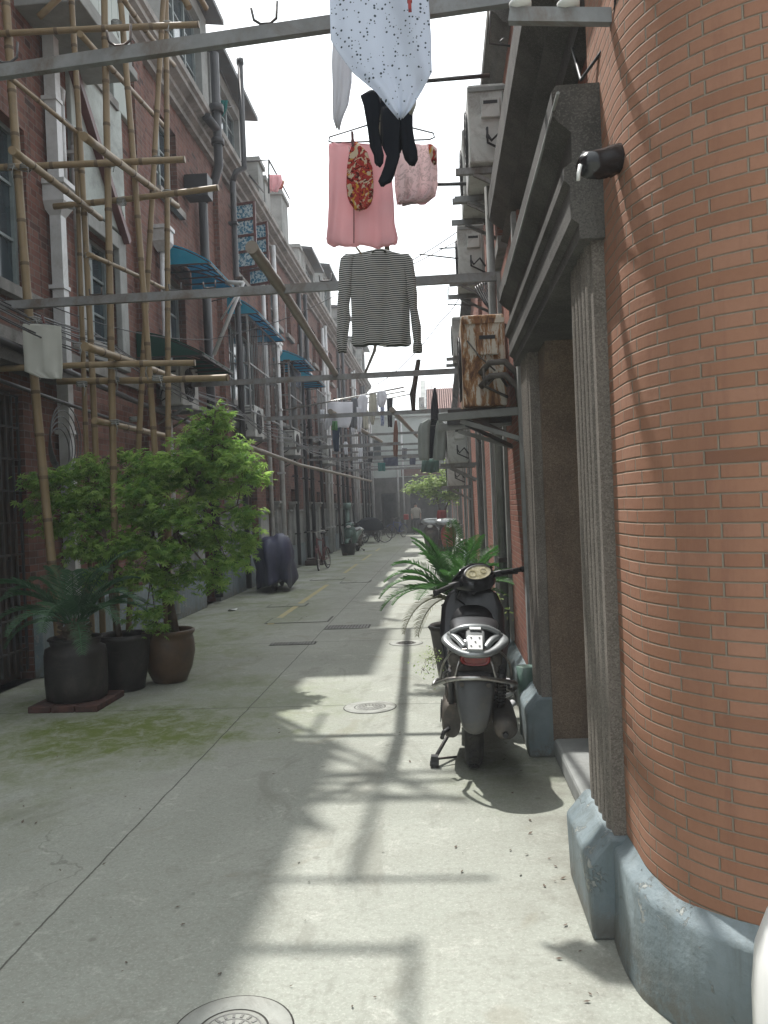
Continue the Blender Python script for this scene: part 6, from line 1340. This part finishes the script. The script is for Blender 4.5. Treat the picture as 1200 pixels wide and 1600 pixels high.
for x, y, lab in ((-.30, 24.56, 'white cover sheet over the left far scooter handlebar'), (.12, 23.86, 'white cover sheet over the right far scooter handlebar')):
    m = MB((x, y, .98)); m.loft([se(x, y-.13, .98, .12, .02), se(x, y-.08, 1.02, .28, .08), se(x, y+.05, 1.05, .32, .09), se(x, y+.2, 1.0, .2, .07)]); tag(m.build('cover_sheet', M['silver']), lab, 'cover')
# ---------------------------------------------------------------- bicycles
def make_bike(label, loc, rz, col='redpaint', Rw=.33, grp=None, basket=False, steer=0, lean=0):
    r = thing('bicycle', label, 'bicycle', loc, rz, grp); r.rotation_euler = (0, R(lean), rz); wb = 1.02*(Rw/.33)**.4
    wheel(r, 0, 0, Rw, Rw, .019, 24, 'chrome', 1.0)
    bb = Vector((0, .43*wb, Rw*.85)); sT = Vector((0, .24*wb, .80)); hd = Vector((0, wb*.80, .82)); hl = Vector((0, wb*.86, .62)); ax = Vector((0, 0, Rw))
    m = MB()
    for a, b, q in ((bb, sT, .016), (bb, hl, .02), (sT+(bb-sT)*.12, hd+(hl-hd)*.2, .016), (hd, hl, .02)): m.tube([a, b], q, 8)
    for s in (-1, 1): m.tube([bb+Vector((s*.03, 0, 0)), ax+Vector((s*.055, 0, 0))], .010, 6); m.tube([sT+Vector((s*.015, 0, -.05)), ax+Vector((s*.055, 0, 0))], .008, 6)
    m.build('frame', M[col], r)
    st = Matrix.Translation((0, wb*.84, 0)) @ Matrix.Rotation(R(steer), 4, 'Z') @ Matrix.Translation((0, -wb*.84, 0))
    wheel(r, 0, wb, Rw, Rw, .019, 24, 'chrome', 1.0, mx=st)
    m = MB(); 
    for s in (-1, 1): m.tube([hl+Vector((s*.045, .0, 0)), Vector((s*.05, wb*.93, Rw*1.3)), Vector((s*.05, wb, Rw))], .010, 7)
    m.tube([hl+Vector((-.045, 0, 0)), hl+Vector((.045, 0, 0))], .012, 7); m.xf(st).build('fork', M[col], r)
    m = MB(); t = hd+Vector((0, -.02, .14)); m.tube([hd, t], .012, 8); m.tube([t+Vector((-.29, -.10, .02)), t+Vector((-.18, -.01, .03)), t, t+Vector((.18, -.01, .03)), t+Vector((.29, -.10, .02))], .011, 8); h = m.xf(st).build('handlebar', M['chrome'], r)
    for s in (-1, 1): m = MB(); m.tube([t+Vector((s*.22, -.045, .025)), t+Vector((s*.30, -.11, .019))], .017, 8); m.xf(st).build('grip', M['rubber'], h)
    m = MB(); m.tube([sT, sT+Vector((0, -.03, .10))], .012, 8); m.build('seat_post', M['chrome'], r)
    m = MB(); z = sT.z+.12; y = sT.y-.03; m.loft([se(0, y-.13, z, .075, .025), se(0, y-.08, z+.01, .085, .03), se(0, y+.02, z, .05, .028), se(0, y+.14, z-.005, .02, .018)]); m.build('saddle', M['black'], r)
    m = MB(); m.torus(bb+Vector((.05, 0, 0)), .085, .006, 'x', 24, 5)
    for s, a in ((1, .9), (-1, .9+math.pi)): e_ = bb+Vector((s*.07, .16*math.cos(a), .16*math.sin(a))); m.tube([bb+Vector((s*.055, 0, 0)), e_], .008, 6); m.box(e_.x-.04+s*.05, e_.x+.04+s*.05, e_.y-.03, e_.y+.03, e_.z-.01, e_.z+.01)
    m.tube([bb+Vector((-.055, 0, 0)), bb+Vector((.055, 0, 0))], .014, 8); m.build('crank', M['darksteel'], r)
    for (yy, a0, a1, mm) in ((0, 20, 190, None), (wb, 10, 150, st)):
        m = MB(); P_ = [(0, yy-(Rw+.025)*math.cos(R(a)), Rw+(Rw+.025)*math.sin(R(a))) for a in range(a0, a1, 12)]
        secs = [[(x, p[1], p[2]-(.012 if abs(x) > .02 else 0)) for x in (-.028, -.014, .014, .028, .02, -.02)] for p in P_]; m.loft(secs); (m.xf(mm) if mm else m).build('mudguard', M[col], r)
    if basket:
        m = MB(); c = Vector((0, wb*.98, .86))
        for k in range(9): x = -.15+k*.0375; m.tube([c+Vector((x, -.11, .12)), c+Vector((x*.85, -.08, -.10)), c+Vector((x*.85, .08, -.10)), c+Vector((x, .11, .12))], .003, 4)
        for z, q in ((.12, 1), (.05, .95), (-.03, .9), (-.1, .85)): m.tube([c+Vector((-.15*q, -.11*q, z)), c+Vector((.15*q, -.11*q, z)), c+Vector((.15*q, .11*q, z)), c+Vector((-.15*q, .11*q, z)), c+Vector((-.15*q, -.11*q, z))], .004, 5)
        m.xf(st).build('basket', M['darksteel'], r)
    return r
make_bike('small-wheeled red bicycle leaning by the left wall', (-3.0, 21.4, 0), R(172), 'dullred', .27, steer=12, lean=3)
make_bike('blue bicycle parked askew near the end of the alley', (-1.95, 41.6, 0), R(148), 'bluepaint', .33, steer=-15, basket=True)
for k, (x, y, rz_, lab, c_) in enumerate(((-2.5, 36.0, 100, 'bicycle whose rear wheel sticks out at the right of the tarpaulin-covered tricycle', 'darksteel'), (-2.9, 37.2, 150, 'dark bicycle half hidden by the covered tricycle', 'darksteel'))): make_bike(lab, (x, y, 0), R(rz_), c_, .33)
make_bike('white bicycle parked right of the far scooter pair', (.38, 22.9, 0), R(183), 'whitepaint', .30, steer=10, basket=True)
# covered tricycle
off = (-3.2, 36.2, 0); r = thing('cargo_tricycle', 'cargo tricycle under a black tarpaulin against the left wall', 'tricycle', off, R(15))
for (x, y) in ((-.4, 0), (.4, 0), (0, 1.35)): wheel(r, x, y, .33, .33, .02, 20, 'darksteel')
m = MB(); m.box(-.36, .36, -.45, .55, .45, .62); m.bar((0, .5, .5), (0, 1.3, .7), .04, .04); m.tube([(0, 1.3, .7), (0, 1.25, 1.0)], .015, 7); m.build('frame', M['darksteel'], r)
m = MB(); secs = []; rnd = random.Random(2)
for k in range(10): y = -.55+k*.15; hh = (.42, .5, .52, .5, .47, .5, .46, .42, .36, .3)[k]; secs.append([(.55*math.cos(a)*(1+rnd.uniform(-.05, .05)), y, .62+hh*max(-.15, math.sin(a))+rnd.uniform(-.02, .02)) for a in [2*math.pi*q/18 for q in range(18)]])
m.loft(secs); m.build('tarpaulin', K['black'], r)
# scooter under navy cover
off = (-3.25, 16.0, 0); r = thing('covered_scooter', 'scooter hidden under a navy cover by the left wall', 'scooter', off, R(8))
wheel(r, -.02, -.45, .22, .22, .05); wheel(r, .05, .75, .22, .22, .05)
m = MB(); secs = []; n = 44; rnd = random.Random(6); prof = [(0.13, 1.0), (.25, 1.02), (.45, .98), (.65, .95), (.82, .90), (.93, .80), (1.0, .62), (1.04, .38), (1.06, .12)]
for z, sc in prof:
    row = []
    for k in range(n):
        a = 2*math.pi*k/n; hx, hy = .34*sc, .84*min(1, sc*1.05); x = hx*math.copysign(abs(math.cos(a))**.8, math.cos(a)); y = hy*math.copysign(abs(math.sin(a))**.8, math.sin(a))
        dip = .26*max(0, 1-abs(y+.1)/.35)*max(0, (z-.45)/.6)-.05*(x>0)*(z>.8)      # saddle between handlebar and tail
        f = 1+.13*math.sin(a*7+1+z*1.5)*(1.15-z)+.07*math.sin(a*11+z*4)*(1.2-z)+.05*math.sin(a*3+z*8)
        hem = .10*math.sin(a*3)+.07*math.sin(a*5+1) if z < .2 else 0
        wide = 1.25 if y < -.25 and z > .6 else 1.0
        row.append((x*f*wide, y*f, max(.06, z+hem-dip+(.05 if y < -.3 else -.05)*(z > .8))))
    secs.append(row)
m.loft(secs); m.build('cover', M['tarp'], r)
# dustpan bucket, broom, lamp-like bits by the wall
pot(-3.12, 27.2, [(.18, 0), (.2, .01), (.26, .33), (.28, .36), (.25, .36)], 'black tub beside the green and white scooter', 'potblack', name='tub')
m = MB((-3.3, 27.3, 0)); m.tube([(-3.2, 27.0, .05), (-3.45, 27.4, 1.55)], .014, 7); m.box(-3.27, -3.13, 26.9, 27.05, .0, .08); tag(m.build('broom', M['darkwood']), 'long-handled broom leaning behind the black tub', 'broom')
m = MB((-3.55, 22.8, 0)); m.box(-3.8, -3.3, 22.6, 23.0, 0, .14); m.box(-3.75, -3.35, 22.65, 22.95, .14, .2); tag(m.build('wooden_block', M['darkwood'], bevel=.02), 'low wooden block on the ground past the red bicycle', 'block')
m = MB((-3.6, 31.6, 0)); m.tube([(-3.6, 31.6, 0), (-3.6, 31.6, 1.5)], .08, 10); m.tube([(-3.6, 31.6, 1.5), (-3.6, 31.6, 1.75)], .15, 12); tag(m.build('post', M['greenpaint']), 'turquoise post against the wall beyond the green scooter', 'post')
# fallen pipes and oddments by the first brick bay
m = MB((.40, 5.75, .0)); m.tube([(.30, 5.62, .03), (.36, 5.7, .06), (.44, 5.8, .12)], .022, 10); m.torus((.40, 5.9, .2), .05, .02, 'y', 16, 8); tag(m.build('plastic_pipe', M['whitepvc']), 'white plastic pipe offcut lying at the foot of the first brick bay', 'pipe')
m = MB((.46, 5.6, .0)); m.lathe([(.04, 0), (.05, .0), (.055, .3), (.06, .44), (.05, .44)], (.50, 5.43+.0, 0), 16); tag(m.build('bottle_tub', M['greenpaint']), 'small turquoise tub between the first gate and the brick bay', 'tub')
# white rounded drum at the right edge
off = (.79, 1.47, 0); r = thing('plastic_drum', 'glossy white rounded drum cut off by the right edge', 'drum', off)
m = MB(off); m.lathe([(.22, 0), (.255, .02), (.275, .15), (.275, .60), (.268, .67), (.25, .72), (.215, .755), (.15, .78), (0, .79)], off, 56, cap=False); m.build('body', M['whitepaint'], r)
m = MB(off); m.torus((off[0], off[1], .50), .276, .003, 'z', 56, 6); m.build('lid_seam', M['silver'], r)
# ---------------------------------------------------------------- person in the gateway
px_, py_ = -1.42, 45.6; r = thing('person', 'person in pale shirt and dark trousers standing in the dark far gateway', 'person', (px_, py_, 0), R(180))
V = [(0, 0, .95), (0, 0, 1.15), (0, .01, 1.38), (0, .01, 1.48), (0, .02, 1.56), (0, .03, 1.66), (.17, 0, 1.38), (.24, .01, 1.12), (.22, .10, .90), (.215, .13, .82), (-.17, 0, 1.38), (-.25, 0, 1.12), (-.25, .06, .88), (-.25, .08, .80), (.09, 0, .88), (.10, .02, .50), (.10, -.01, .08), (.11, .12, .04), (-.09, 0, .88), (-.11, .03, .50), (-.12, -.01, .08), (-.13, .12, .04)]
E = [(0, 1), (1, 2), (2, 3), (3, 4), (4, 5), (2, 6), (6, 7), (7, 8), (8, 9), (2, 10), (10, 11), (11, 12), (12, 13), (0, 14), (14, 15), (15, 16), (16, 17), (0, 18), (18, 19), (19, 20), (20, 21)]
RD = [.15, .14, .14, .055, .085, .09, .06, .045, .034, .03, .06, .045, .034, .03, .09, .062, .045, .04, .09, .062, .045, .04]
me = bpy.data.meshes.new('body'); me.from_pydata(V, E, []); bo = bpy.data.objects.new('body', me); C.objects.link(bo); bo.parent = r; me.materials.append(M['skin'])
sk_ = bo.modifiers.new('s', 'SKIN'); 
for i, q in enumerate(me.skin_vertices[0].data): q.radius = (RD[i], RD[i]*.85); q.use_root = (i == 0)
bo.modifiers.new('u', 'SUBSURF').render_levels = 2
def se2(z, hx, hy, cx=0, cy=0, n=18): return [(cx+hx*math.cos(a), cy+hy*math.sin(a), z) for a in [2*math.pi*k/n for k in range(n)]]
m = MB(); m.loft([se2(.86, .20, .16), se2(1.0, .19, .15), se2(1.2, .19, .15), se2(1.36, .20, .15), se2(1.44, .13, .11), se2(1.47, .075, .07)])
for s in (-1, 1): m.tube([(s*.15, 0, 1.39), (s*.21, 0, 1.28), (s*.25, .01, 1.13)], [.085, .075, .065], 12)
m.build('shirt', K['cream'], r)
m = MB(); m.loft([se2(.98, .185, .145), se2(.80, .19, .15)])
for s in (-1, 1): m.loft([se2(.90, .10, .11, s*.09), se2(.5, .082, .09, s*.105, .02), se2(.10, .065, .075, s*.115, 0)])
m.build('trousers', K['dark'], r)
m = MB(); m.lathe([(.088, 0), (.098, .05), (.085, .10), (.04, .125), (0, .13)], (0, .01, 1.60), 16, cap=False); m.build('hair', M['hair'], r)
for s in (-1, 1): m = MB(); m.loft([se2(.0, .045, .12, s*.12, .05), se2(.05, .042, .11, s*.12, .05), se2(.09, .035, .05, s*.12, 0)]); m.build('shoe', M['black'], r)
m = MB(); m.box(-.12, .12, 40.7+0, 40.95, .88, 1.15); 
m.v = [v+Vector((-1.75, -.1, 0)) for v in m.v]; m.off = Vector((-1.75, 40.7, .88)); o = m.build('bag', M['redpaint'], bevel=.03); tag(o, 'red bag resting in the basket of the blue bicycle', 'bag')
hz = MB((0, 40, 5)); hz.box(-42, 42, -32, 142, -1, 14); hzm = bpy.data.materials.new('haze'); hzm.use_nodes = True; ht = hzm.node_tree; ht.nodes.remove(ht.nodes['Principled BSDF'])
pv = ht.nodes.new('ShaderNodeVolumePrincipled'); pv.inputs['Color'].default_value = (.92, .96, 1, 1); pv.inputs['Density'].default_value = 0.003; ht.links.new(pv.outputs[0], ht.nodes['Material Output'].inputs['Volume'])
ho = hz.build('haze', hzm); tag(ho, 'thin bright haze filling the alley', 'haze', kind='stuff')
